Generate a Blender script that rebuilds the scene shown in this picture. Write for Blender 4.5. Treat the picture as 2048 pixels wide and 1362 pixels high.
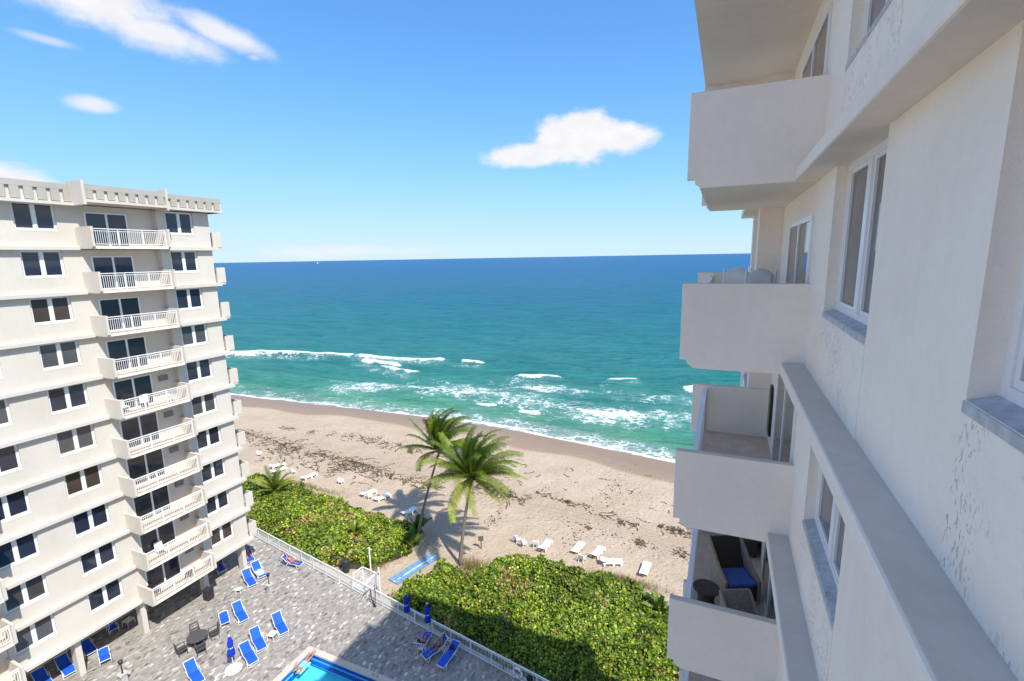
import bpy, bmesh, math, random
import numpy as np
from mathutils import Vector, Matrix
rad = math.radians
random.seed(7); rng = np.random.default_rng(7)
SUN_E = 3.2; SKY_S = 0.14; EXPO = 0.96; SKY_SAT = 1.0
CLOUD_RGB = (3.75, 3.72, 3.75, 1); CLOUD_LOW = (3.3, 3.3, 3.42, 1)
CLOUDS = [(-62.0, 21.3, 9.5, 2.8, -4, 1.0, .75, .55), (-56.5, 19.4, 6.5, 2.0, -10, .95, .8, .6), (-52.0, 20.4, 5.5, 1.3, -14, .9, .8, .5), (-67.5, 21.5, 4.5, 1.3, 5, .8, .7, .5),
          (-62.5, 13.3, 2.2, .85, 0, .8, .8, .5), (-15.8, 12.6, 6.0, 3.0, 2, 1.0, .45, .6), (-21.5, 11.0, 6.2, 1.5, 2, .97, .5, .5),
          (-11.2, 12.3, 4.6, 2.0, 0, 1.0, .5, .5), (-70.0, 6.9, 5.5, 1.7, -6, .95, .5, .5), (-44.0, .9, 9.0, 1.05, 0, .6, .8, .6), (-35, .8, 5, .6, 0, .4, .9, .5), (-49.4, 18.9, .9, .4, 0, .5, .9, .4), (-64.6, 17.5, 2.6, .5, -4, .55, .9, .4)]
for o in list(bpy.data.objects): bpy.data.objects.remove(o, do_unlink=True)
SC = bpy.context.scene
COL = SC.collection
# ------------------------------------------------------------------ camera
CAMH = 26.6
cam = bpy.data.cameras.new('camera'); camo = bpy.data.objects.new('camera', cam); COL.objects.link(camo)
cam.lens = 17.0; cam.sensor_width = 36.0; cam.clip_start = 0.05; cam.clip_end = 60000
cam.shift_x = (1024 - 1027.3) / 2048; cam.shift_y = (686.4 - 681) / 2048
pit, rol, yaw = rad(10.210), rad(-1.105), rad(23.657)
fw = Vector((-math.sin(yaw) * math.cos(pit), math.cos(yaw) * math.cos(pit), -math.sin(pit)))
rt = Vector((math.cos(yaw), math.sin(yaw), 0)); up = rt.cross(fw)
r2 = rt * math.cos(rol) + up * math.sin(rol); u2 = -rt * math.sin(rol) + up * math.cos(rol)
M = Matrix((r2, u2, -fw)).transposed().to_4x4(); M.translation = Vector((0, 0, CAMH))
camo.matrix_world = M
SC.camera = camo
# ------------------------------------------------------------------ sun, sky, exposure
LIGHT = Vector((-0.71, 0.37, -1.0)).normalized()          # direction the sunlight travels
SUN_EL = math.asin(-LIGHT.z); SUN_AZ = math.atan2(-LIGHT.x, -LIGHT.y)
sl = bpy.data.lights.new('sun', 'SUN'); so = bpy.data.objects.new('sun', sl); COL.objects.link(so)
sl.energy = SUN_E; sl.angle = rad(0.55); sl.color = (1.0, 0.955, 0.88)
so.rotation_euler = LIGHT.to_track_quat('-Z', 'Y').to_euler(); so.location = (40, -20, 80)
SC.view_settings.view_transform = 'Standard'; SC.view_settings.look = 'None'
SC.view_settings.gamma = 1.0; SC.view_settings.exposure = EXPO
SC.view_settings.use_curve_mapping = False
wd = bpy.data.worlds.new('World'); SC.world = wd; wd.use_nodes = True
def world():
    nt = wd.node_tree; N = nt.nodes; L = nt.links; N.clear()
    out = N.new('ShaderNodeOutputWorld'); bg = N.new('ShaderNodeBackground'); L.new(bg.outputs[0], out.inputs[0])
    bg.inputs[1].default_value = SKY_S
    sky = N.new('ShaderNodeTexSky'); sky.sky_type = 'NISHITA'; sky.sun_disc = False
    sky.sun_elevation = SUN_EL; sky.sun_rotation = SUN_AZ
    sky.air_density = 0.75; sky.dust_density = 0.0; sky.ozone_density = 5.5; sky.altitude = 30
    tc = N.new('ShaderNodeTexCoord'); sep = N.new('ShaderNodeSeparateXYZ'); L.new(tc.outputs['Generated'], sep.inputs[0])
    def m(op, a, b=None, c=None, clamp=False):
        n = N.new('ShaderNodeMath'); n.operation = op; n.use_clamp = clamp
        for i, v in enumerate((a, b, c)):
            if v is None: continue
            if isinstance(v, (int, float)): n.inputs[i].default_value = v
            else: L.new(v, n.inputs[i])
        return n.outputs[0]
    az = m('ARCTAN2', sep.outputs[0], sep.outputs[1]); el = m('ARCSINE', sep.outputs[2])
    cv = N.new('ShaderNodeCombineXYZ'); L.new(az, cv.inputs[0]); L.new(m('MULTIPLY', el, 1.6), cv.inputs[1])
    def noise(scale, detail, rough, off):
        n = N.new('ShaderNodeTexNoise'); n.inputs['Scale'].default_value = scale; n.inputs['Detail'].default_value = detail
        n.inputs['Roughness'].default_value = rough
        mp = N.new('ShaderNodeMapping'); mp.inputs['Location'].default_value = (off, off * .7, 0)
        L.new(cv.outputs[0], mp.inputs[0]); L.new(mp.outputs[0], n.inputs['Vector']); return n.outputs[0]
    n1 = noise(10, 7, .6, 3.1); n2 = noise(34, 7, .65, 9.7)
    nz = m('ADD', m('MULTIPLY', m('SUBTRACT', n1, .5), 1.6), m('MULTIPLY', m('SUBTRACT', n2, .5), .9))
    total = None
    # azimuth, elevation (degrees), half width, half height, tilt, density, softness, ruggedness
    for (a, e, hw, hh, tilt, dens, soft, rug) in CLOUDS:
        da = m('SUBTRACT', az, rad(a)); de = m('SUBTRACT', el, rad(e)); c, s = math.cos(rad(tilt)), math.sin(rad(tilt))
        u = m('DIVIDE', m('ADD', m('MULTIPLY', da, c), m('MULTIPLY', de, s)), rad(hw))
        v = m('DIVIDE', m('SUBTRACT', m('MULTIPLY', de, c), m('MULTIPLY', da, s)), rad(hh))
        d = m('SQRT', m('ADD', m('MULTIPLY', u, u), m('MULTIPLY', v, v)))
        k = m('ADD', m('SUBTRACT', 1.0, d), m('MULTIPLY', nz, rug))
        mr = N.new('ShaderNodeMapRange'); mr.interpolation_type = 'SMOOTHSTEP'; mr.inputs[1].default_value = 0.0; mr.inputs[2].default_value = soft
        mr.inputs[3].default_value = 0; mr.inputs[4].default_value = dens; L.new(k, mr.inputs[0])
        total = mr.outputs[0] if total is None else m('MAXIMUM', total, mr.outputs[0])
    # extra cloud cover added outside the view to brighten and whiten shaded walls
    zz = m('ADD', m('MAXIMUM', sep.outputs[2], 0.0), .22); pl = N.new('ShaderNodeCombineXYZ'); L.new(m('DIVIDE', sep.outputs[0], zz), pl.inputs[0]); L.new(m('DIVIDE', sep.outputs[1], zz), pl.inputs[1])
    fn = N.new('ShaderNodeTexNoise'); fn.inputs['Scale'].default_value = 1.9; fn.inputs['Detail'].default_value = 7; fn.inputs['Roughness'].default_value = .58; L.new(pl.outputs[0], fn.inputs['Vector'])
    fm = N.new('ShaderNodeMapRange'); fm.interpolation_type = 'SMOOTHSTEP'; L.new(fn.outputs[0], fm.inputs[0])
    for i, v in enumerate((.505, .60, 0, .95)): fm.inputs[i + 1].default_value = v
    da = m('ABSOLUTE', m('SUBTRACT', az, rad(-22))); inview = m('MULTIPLY', m('LESS_THAN', da, rad(58)), m('LESS_THAN', el, rad(34)))
    total = m('MAXIMUM', total, m('MULTIPLY', fm.outputs[0], m('SUBTRACT', 1.0, inview)))
    # film-like shoulder over the whole sky so that the horizon keeps its colour
    sp = N.new('ShaderNodeSeparateColor'); L.new(sky.outputs[0], sp.inputs[0]); cb = N.new('ShaderNodeCombineColor')
    for i, gain in enumerate((.70, 1.07, 1.45)):
        x = m('MULTIPLY', sp.outputs[i], gain); q = m('POWER', m('DIVIDE', x, (2.75, 3.45, 4.7)[i]), 2.2)
        L.new(m('DIVIDE', x, m('POWER', m('ADD', q, 1.0), 1 / 2.2)), cb.inputs[i])
    hs = N.new('ShaderNodeHueSaturation'); hs.inputs['Saturation'].default_value = SKY_SAT; L.new(cb.outputs[0], hs.inputs['Color'])
    mix = N.new('ShaderNodeMix'); mix.data_type = 'RGBA'; L.new(total, mix.inputs[0]); L.new(hs.outputs[0], mix.inputs[6])
    cm = N.new('ShaderNodeMix'); cm.data_type = 'RGBA'; L.new(m('MULTIPLY', m('SUBTRACT', noise(22, 6, .6, 5.3), .35), 2.2, None, True), cm.inputs[0]); cm.inputs[6].default_value = CLOUD_LOW; cm.inputs[7].default_value = CLOUD_RGB
    L.new(cm.outputs[2], mix.inputs[7])
    L.new(mix.outputs[2], bg.inputs[0])
world()
# ------------------------------------------------------------------ helpers
class MB:
    def __init__(s): s.v = []; s.f = []; s.m = []; s.mi = 0
    def add(s, vs, fs):
        b = len(s.v); s.v += [tuple(v) for v in vs]; s.f += [tuple(b + i for i in f) for f in fs]; s.m += [s.mi] * len(fs); return s
    def box(s, x0, x1, y0, y1, z0, z1):
        x0, x1 = min(x0, x1), max(x0, x1); y0, y1 = min(y0, y1), max(y0, y1); z0, z1 = min(z0, z1), max(z0, z1)
        return s.add([(x0,y0,z0),(x1,y0,z0),(x1,y1,z0),(x0,y1,z0),(x0,y0,z1),(x1,y0,z1),(x1,y1,z1),(x0,y1,z1)],
                     [(0,3,2,1),(4,5,6,7),(0,1,5,4),(1,2,6,5),(2,3,7,6),(3,0,4,7)])
    def bar(s, a, b, w, h, upv=(0, 0, 1)):
        a = Vector(a); b = Vector(b); d = (b - a).normalized(); u = Vector(upv)
        if abs(d.dot(u)) > .98: u = Vector((1, 0, 0))
        r = d.cross(u).normalized(); u = r.cross(d)
        vs = [p + r * sx * w / 2 + u * sz * h / 2 for p in (a, b) for sx, sz in ((-1,-1),(1,-1),(1,1),(-1,1))]
        return s.add(vs, [(0,1,2,3),(7,6,5,4),(0,4,5,1),(1,5,6,2),(2,6,7,3),(3,7,4,0)])
    def tube(s, pts, r, n=6, cap=True):
        pts = [Vector(p) for p in pts]; rs = r if isinstance(r, (list, tuple)) else [r] * len(pts)
        vs = []; fs = []; ref = None
        for i, p in enumerate(pts):
            d = (pts[min(i + 1, len(pts) - 1)] - pts[max(i - 1, 0)])
            d = d.normalized() if d.length > 1e-9 else Vector((0, 0, 1))
            if ref is None: ref = Vector((0, 0, 1)) if abs(d.z) < .9 else Vector((1, 0, 0))
            x = ref - d * ref.dot(d); x = x.normalized() if x.length > 1e-6 else d.orthogonal().normalized()
            ref = x; y = d.cross(x)
            vs += [p + (x * math.cos(2 * math.pi * k / n) + y * math.sin(2 * math.pi * k / n)) * rs[i] for k in range(n)]
        for i in range(len(pts) - 1):
            for k in range(n): fs.append((i*n + k, i*n + (k+1) % n, (i+1)*n + (k+1) % n, (i+1)*n + k))
        if cap: fs.append(tuple(range(n - 1, -1, -1))); fs.append(tuple((len(pts)-1)*n + k for k in range(n)))
        return s.add(vs, fs)
    def lathe(s, prof, c=(0, 0, 0), n=16):
        vs = []; fs = []
        for (r, z) in prof: vs += [(c[0] + r*math.cos(2*math.pi*k/n), c[1] + r*math.sin(2*math.pi*k/n), c[2] + z) for k in range(n)]
        for i in range(len(prof) - 1):
            for k in range(n): fs.append((i*n + k, i*n + (k+1) % n, (i+1)*n + (k+1) % n, (i+1)*n + k))
        fs.append(tuple(range(n - 1, -1, -1))); fs.append(tuple((len(prof)-1)*n + k for k in range(n)))
        return s.add(vs, fs)
    def prism(s, poly, a0, a1, axis='y'):
        n = len(poly); vs = []
        for a in (a0, a1):
            for (p, q) in poly: vs.append({'y': (p, a, q), 'x': (a, p, q), 'z': (p, q, a)}[axis])
        fs = [tuple(range(n)), tuple(range(2*n - 1, n - 1, -1))] + [(i, n + i, n + (i+1) % n, (i+1) % n) for i in range(n)]
        return s.add(vs, fs)
    def grid(s, rows):
        n = len(rows[0]); vs = [p for r in rows for p in r]
        return s.add(vs, [(i*n + j, i*n + j + 1, (i+1)*n + j + 1, (i+1)*n + j) for i in range(len(rows) - 1) for j in range(n - 1)])
    def mesh(s, name, fix=True):
        me = bpy.data.meshes.new(name); me.from_pydata(s.v, [], s.f); me.update()
        if any(s.m): me.polygons.foreach_set('material_index', s.m)
        if fix:
            bm = bmesh.new(); bm.from_mesh(me); bmesh.ops.recalc_face_normals(bm, faces=bm.faces); bm.to_mesh(me); bm.free()
        return me
    def build(s, name, mat, parent=None, world=False, smooth=False, bevel=0, fix=True):
        if world and parent is not None:
            l = parent.location if parent.parent is None else parent.parent.location
            s.v = [(a - l.x, b - l.y, c - l.z) for a, b, c in s.v]
        me = s.mesh(name, fix); return link(name, me, mat, parent, smooth, bevel)
def link(name, me, mat, parent=None, smooth=False, bevel=0):
    for m in (mat if isinstance(mat, (list, tuple)) else [mat]): me.materials.append(m)
    if smooth: me.polygons.foreach_set('use_smooth', [True] * len(me.polygons))
    o = bpy.data.objects.new(name, me); COL.objects.link(o)
    if parent is not None: o.parent = parent
    if bevel:
        b = o.modifiers.new('bevel', 'BEVEL'); b.width = bevel; b.segments = 2; b.limit_method = 'ANGLE'
    return o
def tag(o, label, cat, group=None, kind=None):
    if label: o['label'] = label
    if cat: o['category'] = cat
    if group: o['group'] = group
    if kind: o['kind'] = kind
    return o
def struct(o): o['kind'] = 'structure'; return o
def stuff(o): o['kind'] = 'stuff'; return o
def thing(name, label, cat, loc=(0, 0, 0), rz=0, group=None):
    o = bpy.data.objects.new(name, None); COL.objects.link(o); o.location = loc; o.rotation_euler = (0, 0, rz); o.empty_display_size = .2
    return tag(o, label, cat, group)
def dup(root, loc, rz=0, label=None, group=None, scale=None):
    r = root.copy(); COL.objects.link(r); r.location = loc; r.rotation_euler = (0, 0, rz)
    if scale: r.scale = scale
    if label: r['label'] = label
    if group: r['group'] = group
    for ch in list(root.children):
        c = ch.copy(); COL.objects.link(c); c.parent = r
        for g in ch.children: d = g.copy(); COL.objects.link(d); d.parent = c
    return r
def head(a, b): return math.atan2(-(b[0] - a[0]), b[1] - a[1])      # rotation that turns local +y from a to b
# ------------------------------------------------------------------ materials
def mat(name, col, rough=.6, var=.12, vscale=3.0, bump=0.0, bscale=40.0, metal=0.0, spec=.4, col2=None, detail=5, sheen=0, stretch=None):
    m = bpy.data.materials.new(name); m.use_nodes = True; nt = m.node_tree; N = nt.nodes; L = nt.links
    b = N['Principled BSDF']; b.inputs['Roughness'].default_value = rough; b.inputs['Metallic'].default_value = metal
    b.inputs['Specular IOR Level'].default_value = spec
    if sheen: b.inputs['Sheen Weight'].default_value = sheen
    geo = N.new('ShaderNodeNewGeometry'); src = geo.outputs['Position']
    if stretch:
        mp = N.new('ShaderNodeMapping'); mp.inputs['Scale'].default_value = stretch; L.new(src, mp.inputs[0]); src = mp.outputs[0]
    nz = N.new('ShaderNodeTexNoise'); nz.inputs['Scale'].default_value = vscale; nz.inputs['Detail'].default_value = detail
    L.new(src, nz.inputs['Vector'])
    mr = N.new('ShaderNodeMapRange'); mr.inputs[1].default_value = .3; mr.inputs[2].default_value = .7; L.new(nz.outputs[0], mr.inputs[0])
    mx = N.new('ShaderNodeMix'); mx.data_type = 'RGBA'; L.new(mr.outputs[0], mx.inputs[0])
    c = col; c2 = col2 or tuple(min(1, x * (1 + var)) for x in c)
    mx.inputs[6].default_value = tuple(x * (1 - (var if not col2 else 0)) for x in c) + (1,); mx.inputs[7].default_value = tuple(c2) + (1,)
    L.new(mx.outputs[2], b.inputs['Base Color'])
    if bump:
        n2 = N.new('ShaderNodeTexNoise'); n2.inputs['Scale'].default_value = bscale; n2.inputs['Detail'].default_value = 4; L.new(geo.outputs['Position'], n2.inputs['Vector'])
        bp = N.new('ShaderNodeBump'); bp.inputs['Strength'].default_value = bump; bp.inputs['Distance'].default_value = .02
        L.new(n2.outputs[0], bp.inputs['Height']); L.new(bp.outputs[0], b.inputs['Normal'])
    return m
class NT:                                                        # small node-building helper
    def __init__(s, name):
        s.m = bpy.data.materials.new(name); s.m.use_nodes = True; s.N = s.m.node_tree.nodes; s.L = s.m.node_tree.links; s.b = s.N['Principled BSDF']
        s.geo = s.N.new('ShaderNodeNewGeometry'); s.pos = s.geo.outputs['Position']
    def put(s, v, sock):
        if hasattr(v, 'links'): s.L.new(v, sock)
        else: sock.default_value = v
    def math(s, op, *a, clamp=False):
        n = s.N.new('ShaderNodeMath'); n.operation = op; n.use_clamp = clamp
        for i, v in enumerate(a): s.put(v, n.inputs[i])
        return n.outputs[0]
    def noise(s, vec, scale, detail=4, rough=.5, dist=0):
        n = s.N.new('ShaderNodeTexNoise'); s.L.new(vec, n.inputs['Vector']); n.inputs['Scale'].default_value = scale
        n.inputs['Detail'].default_value = detail; n.inputs['Roughness'].default_value = rough; n.inputs['Distortion'].default_value = dist; return n.outputs[0]
    def voro(s, vec, scale, feature='DISTANCE_TO_EDGE'):
        n = s.N.new('ShaderNodeTexVoronoi'); n.feature = feature; s.L.new(vec, n.inputs['Vector']); n.inputs['Scale'].default_value = scale; return n.outputs[0]
    def ramp(s, fac, stops, mode='LINEAR'):
        n = s.N.new('ShaderNodeValToRGB'); s.put(fac, n.inputs[0]); e = n.color_ramp.elements; n.color_ramp.interpolation = mode
        while len(e) < len(stops): e.new(.5)
        for el, (p, c) in zip(e, stops): el.position = p; el.color = tuple(c) + ((1,) if len(c) == 3 else ())
        return n.outputs[0]
    def mixc(s, f, a, b, mode='MIX'):
        n = s.N.new('ShaderNodeMix'); n.data_type = 'RGBA'; n.blend_type = mode; s.put(f, n.inputs[0]); s.put(a, n.inputs[6]); s.put(b, n.inputs[7]); return n.outputs[2]
    def rng(s, v, a, b, c=0., d=1., mode='LINEAR'):
        n = s.N.new('ShaderNodeMapRange'); n.interpolation_type = mode; s.put(v, n.inputs[0])
        for i, x in enumerate((a, b, c, d)): s.put(x, n.inputs[i + 1])
        return n.outputs[0]
    def mapping(s, vec, scale=(1, 1, 1), rot=(0, 0, 0), loc=(0, 0, 0)):
        n = s.N.new('ShaderNodeMapping'); s.L.new(vec, n.inputs[0]); n.inputs['Scale'].default_value = scale; n.inputs['Rotation'].default_value = rot; n.inputs['Location'].default_value = loc; return n.outputs[0]
    def attr(s, name):
        n = s.N.new('ShaderNodeAttribute'); n.attribute_name = name; return n
    def sep(s, v): n = s.N.new('ShaderNodeSeparateXYZ'); s.L.new(v, n.inputs[0]); return n.outputs
    def comb(s, x, y, z=0.): n = s.N.new('ShaderNodeCombineXYZ'); [s.put(v, n.inputs[i]) for i, v in enumerate((x, y, z))]; return n.outputs[0]
    def bump(s, h, strength=.3, dist=.05, normal=None):
        n = s.N.new('ShaderNodeBump'); s.L.new(h, n.inputs['Height']); n.inputs['Strength'].default_value = strength; n.inputs['Distance'].default_value = dist
        if normal: s.L.new(normal, n.inputs['Normal'])
        return n.outputs[0]
    def out(s, col=None, rough=None, normal=None, spec=None):
        if col is not None: s.put(col, s.b.inputs['Base Color'])
        if rough is not None: s.put(rough, s.b.inputs['Roughness'])
        if normal is not None: s.L.new(normal, s.b.inputs['Normal'])
        if spec is not None: s.put(spec, s.b.inputs['Specular IOR Level'])
        return s.m
def stucco(name, col, dirt=.10, rough_amt=.15, coarse=0.0):
    n = NT(name)
    big = n.noise(n.pos, .45, 6, .6); fine = n.noise(n.pos, 9, 5, .6)
    streak = n.noise(n.mapping(n.pos, (5, 5, .35)), 1.0, 5, .6)
    k = n.math('ADD', n.math('MULTIPLY', big, .62), n.math('ADD', n.math('MULTIPLY', fine, .24), n.math('MULTIPLY', streak, .14)))
    k = n.rng(k, .36, .64, 0, 1)
    c = n.mixc(k, tuple(x * (1 - dirt) * y for x, y in zip(col, (1, .985, .95))) + (1,), tuple(min(1, x * 1.03) for x in col) + (1,))
    h = n.noise(n.pos, 55, 4, .6)
    if coarse:
        pit = n.noise(n.mapping(n.pos, (26, 26, 11), (rad(20), 0, 0)), 1.6, 3, .55, .6)
        pits = n.rng(pit, .585, .64, 0, 1, 'SMOOTHSTEP'); gate = n.rng(n.noise(n.pos, 2.2, 3, .5), .40, .55, 0, 1); pits = n.math('MULTIPLY', pits, gate)
        c = n.mixc(n.math('MULTIPLY', pits, coarse), c, (.30, .29, .28, 1))
        h = n.math('ADD', n.math('MULTIPLY', h, .4), n.math('MULTIPLY', n.math('SUBTRACT', 1.0, pits), 1.2))
    return n.out(c, .82, n.bump(h, rough_amt, .012), .25)
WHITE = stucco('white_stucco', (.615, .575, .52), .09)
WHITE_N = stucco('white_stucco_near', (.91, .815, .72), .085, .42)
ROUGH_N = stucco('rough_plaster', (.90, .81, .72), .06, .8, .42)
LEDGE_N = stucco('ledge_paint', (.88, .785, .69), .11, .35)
COAT_SKY = stucco('grey_coating_and_sky_tone', (.66, .60, .54), .14, .3)  # coating of the ledge tops; on the wall caps it imitates sky reflection
PANELG = stucco('grey_parapet_panel', (.42, .40, .365), .12)
SOFFIT = stucco('soffit_paint', (.90, .81, .70), .07)
CONC = mat('concrete', (.46, .44, .41), .85, .15, 2.0, .25, 60)
SILLC = mat('sill_concrete', (.48, .49, .50), .85, .2, 12.0, .6, 45)
FRAME = mat('white_aluminium', (.78, .78, .77), .35, .03, 5, spec=.5)
RAILW = mat('white_rail_paint', (.80, .80, .79), .4, .04, 6)
BALF = mat('balcony_floor_tile', (.60, .49, .40), .55, .12, 4.0, .05, 30)
def glass(name, col, rough=.03, spec=.5):
    n = NT(name); nz = n.noise(n.pos, .9, 2, .5)
    h = n.noise(n.pos, .35, 2, .5)
    c = n.mixc(nz, tuple(x * .7 for x in col) + (1,), tuple(x * 1.3 for x in col) + (1,))
    return n.out(c, rough, n.bump(h, .08, .05), spec)
GLASS = glass('dark_window_glass', (.022, .027, .045), .03, .65)
GLASS_B = glass('window_glass_with_pale_blind', (.075, .078, .085), .05, .6); GLASS_C = glass('window_glass_with_brown_curtain', (.06, .045, .038), .04, .6)
GLASS2 = glass('shaded_window_glass', (.13, .115, .105), .04)
def plain(name, c, r=.5, v=.06, **k): return mat(name, c, r, v, **k)
BLUE = mat('blue_sling_fabric', (.012, .10, .62), .75, .12, 8, .15, 90, spec=.25)
BLUEU = mat('blue_umbrella_fabric', (.010, .045, .50), .8, .15, 6, .2, 60, spec=.2)
WPLAST = mat('white_plastic', (.82, .82, .81), .45, .04, 6)
BLACK = mat('black_metal', (.018, .018, .02), .45, .2, 10)
DARKGREY = mat('dark_grey_furniture', (.075, .072, .07), .6, .2, 12)
BINGREY = mat('bin_plastic', (.03, .032, .038), .55, .2, 6)
WICKER = None
# ------------------------------------------------------------------ ground: sand, sea, deck, pool
def fence_y(x): return 24.26 - 0.171 * (x + 10.7)
SHX = np.array([-900, -300, -160, -96.3, -76.8, -64.6, -48.7, -34.3, -20.3, -5.3, 20, 60, 200, 900.])
SHY = np.array([40, 62, 67, 69.95, 70.83, 71.75, 72.2, 71.9, 69.9, 67.6, 64, 59, 45, 0.])
def shore(x): return np.interp(x, SHX, SHY)
def vnoise(x, y, s, seed):
    """smooth value noise on arrays"""
    r = np.random.default_rng(seed); T = r.random((64, 64)); x = np.asarray(x) / s; y = np.asarray(y) / s
    xi = np.floor(x).astype(int); yi = np.floor(y).astype(int); fx = x - xi; fy = y - yi
    fx = fx * fx * (3 - 2 * fx); fy = fy * fy * (3 - 2 * fy)
    g = lambda a, b: T[a % 64, b % 64]
    return (g(xi, yi) * (1 - fx) + g(xi + 1, yi) * fx) * (1 - fy) + (g(xi, yi + 1) * (1 - fx) + g(xi + 1, yi + 1) * fx) * fy
SEAZ = -2.5
def sand_z(x, y):
    x = np.asarray(x, float); y = np.asarray(y, float); d = shore(x) - y            # metres inland
    z = np.interp(d, [-400, -60, -12, 0, 6, 14, 26, 34, 42, 60], [-14, -7, -3.6, -2.5, -2.02, -1.55, -1.15, -.9, -.62, -.5])
    land = np.clip((d - 8) / 8, 0, 1)
    bumps = (vnoise(x, y, 3.1, 1) - .5) * .16 + (vnoise(x, y, 1.1, 2) - .5) * .10 + (vnoise(x, y, .55, 3) - .5) * .05
    track = np.exp(-((d - 22.5) / 1.6) ** 2)
    z = z + bumps * land * (1 - .7 * track) - .07 * track * land
    return np.where(y < fence_y(x) - .15, -1.1, z)
def sheet(name, xs, ys, zf, m, smooth=True):
    X, Y = np.meshgrid(xs, ys); Z = zf(X, Y); nx, ny = len(xs), len(ys)
    V = np.stack([X, Y, Z], -1).reshape(-1, 3)
    i = (np.arange(ny - 1)[:, None] * nx + np.arange(nx - 1)).ravel(); F = np.stack([i, i + 1, i + nx + 1, i + nx], 1)
    me = npmesh(name, V, F); me.materials.append(m)
    if smooth: me.polygons.foreach_set('use_smooth', np.ones(len(F), bool))
    o = bpy.data.objects.new(name, me); COL.objects.link(o); return o, V
def npmesh(name, V, F):
    me = bpy.data.meshes.new(name); k = F.shape[1]
    me.vertices.add(len(V)); me.vertices.foreach_set('co', np.ascontiguousarray(V, dtype=np.float32).ravel())
    me.loops.add(F.size); me.loops.foreach_set('vertex_index', np.ascontiguousarray(F, dtype=np.int32).ravel())
    me.polygons.add(len(F)); me.polygons.foreach_set('loop_start', np.arange(0, F.size, k, dtype=np.int32)); me.polygons.foreach_set('loop_total', np.full(len(F), k, dtype=np.int32))
    me.update(calc_edges=True); return me
def sand_mat():
    n = NT('sand'); wet = n.attr('wet').outputs['Fac']; trk = n.attr('track').outputs['Fac']
    a = n.noise(n.pos, .25, 5, .6); b = n.noise(n.pos, 3.2, 5, .65); c = n.noise(n.mapping(n.pos, (.35, 2.2, 1)), 1.5, 4, .6)
    dry = n.mixc(n.rng(a, .3, .7), (.465, .365, .265, 1), (.545, .44, .335, 1))
    dry = n.mixc(n.math('MULTIPLY', n.rng(b, .35, .7), .55), dry, (.40, .305, .22, 1))
    dry = n.mixc(n.math('MULTIPLY', n.math('MULTIPLY', trk, n.rng(c, .3, .65)), .6), dry, (.39, .28, .20, 1))
    speck = n.noise(n.pos, 6.5, 3, .6); dry = n.mixc(n.math('MULTIPLY', n.rng(speck, .68, .74), .4), dry, (.20, .15, .11, 1))
    wr = n.ramp(wet, [(0, (0, 0, 0)), (.15, (.10, .10, .10)), (.3, (.75, .75, .75)), (1, (1, 1, 1))])
    col = n.mixc(wr, dry, (.275, .185, .12, 1))
    h = n.math('ADD', n.math('MULTIPLY', n.noise(n.pos, 2.6, 5, .65), 1.0), n.math('MULTIPLY', n.noise(n.pos, 9, 4, .6), .4))
    dent = n.rng(n.voro(n.pos, 1.9, 'F1'), .05, .42); h = n.math('ADD', h, n.math('MULTIPLY', n.math('MULTIPLY', dent, n.rng(n.noise(n.pos, .35, 3, .5), .35, .65)), .7))
    line = n.noise(n.mapping(n.pos, (.05, 4.2, 1)), 1.0, 3, .5); h = n.math('ADD', h, n.math('MULTIPLY', n.math('MULTIPLY', line, trk), 1.6))
    h = n.math('MULTIPLY', h, n.math('SUBTRACT', 1.0, n.math('MULTIPLY', wet, .97)))
    return n.out(col, n.rng(wet, .25, .7, .9, .38), n.bump(h, 1.0, .16), n.rng(wet, .2, .6, .12, .22))
def ax(*segs):
    out = []
    for a, b, st in segs: out += list(np.arange(a, b, st))
    return np.array(out)
sand, SV = sheet('sand', ax((-900, -160, 40), (-160, -75, 1.5), (-75, 12, .42), (12, 60, 4), (60, 901, 60)), ax((-400, 20, 30), (20, 76, .42), (76, 130, 3), (130, 420, 40)), sand_z, sand_mat())
struct(sand)
dd = shore(SV[:, 0]) - SV[:, 1] + (vnoise(SV[:, 0], SV[:, 1], 9, 5) - .5) * 3.0
a = sand.data.attributes.new('wet', 'FLOAT', 'POINT'); a.data.foreach_set('value', np.clip((7.6 - dd) / 5.0, 0, 1).astype(np.float32))
a = sand.data.attributes.new('track', 'FLOAT', 'POINT'); a.data.foreach_set('value', np.exp(-(((dd - 22) / 3.2) ** 2)).astype(np.float32))
# --- sea
BREAK = [[(-165, 97), (-142, 101.5), (-128, 106), (-113, 109.5), (-104, 113)], [(-100, 112.3), (-87, 112.6), (-78, 113.6), (-74, 116)], [(-93, 106.5), (-86, 105.3), (-80, 104.3)], [(-83, 101.8), (-76, 100.4), (-71, 99.6)],
         [(-66, 115.6), (-60, 115.2)], [(-44, 104.6), (-40, 105), (-35.9, 107.2)], [(-23, 108.6), (-17.8, 110.3)], [(-44, 82.8), (-41, 83.2)], [(-34.5, 81.5), (-31.5, 82.2)], [(-24, 85.5), (-17, 84.7), (-14, 86)], [(-6, 107), (6, 109)]]
def seg_dist(x, y, pl):
    best = np.full(x.shape, 1e9)
    for (x0, y0), (x1, y1) in zip(pl[:-1], pl[1:]):
        dx, dy = x1 - x0, y1 - y0; t = np.clip(((x - x0) * dx + (y - y0) * dy) / (dx * dx + dy * dy), 0, 1)
        best = np.minimum(best, np.hypot(x - x0 - t * dx, (y - y0 - t * dy)))
    return best
def crest(x): return 106 + .04 * (x + 60) + 4 * np.sin(x / 23.) * .8
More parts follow.
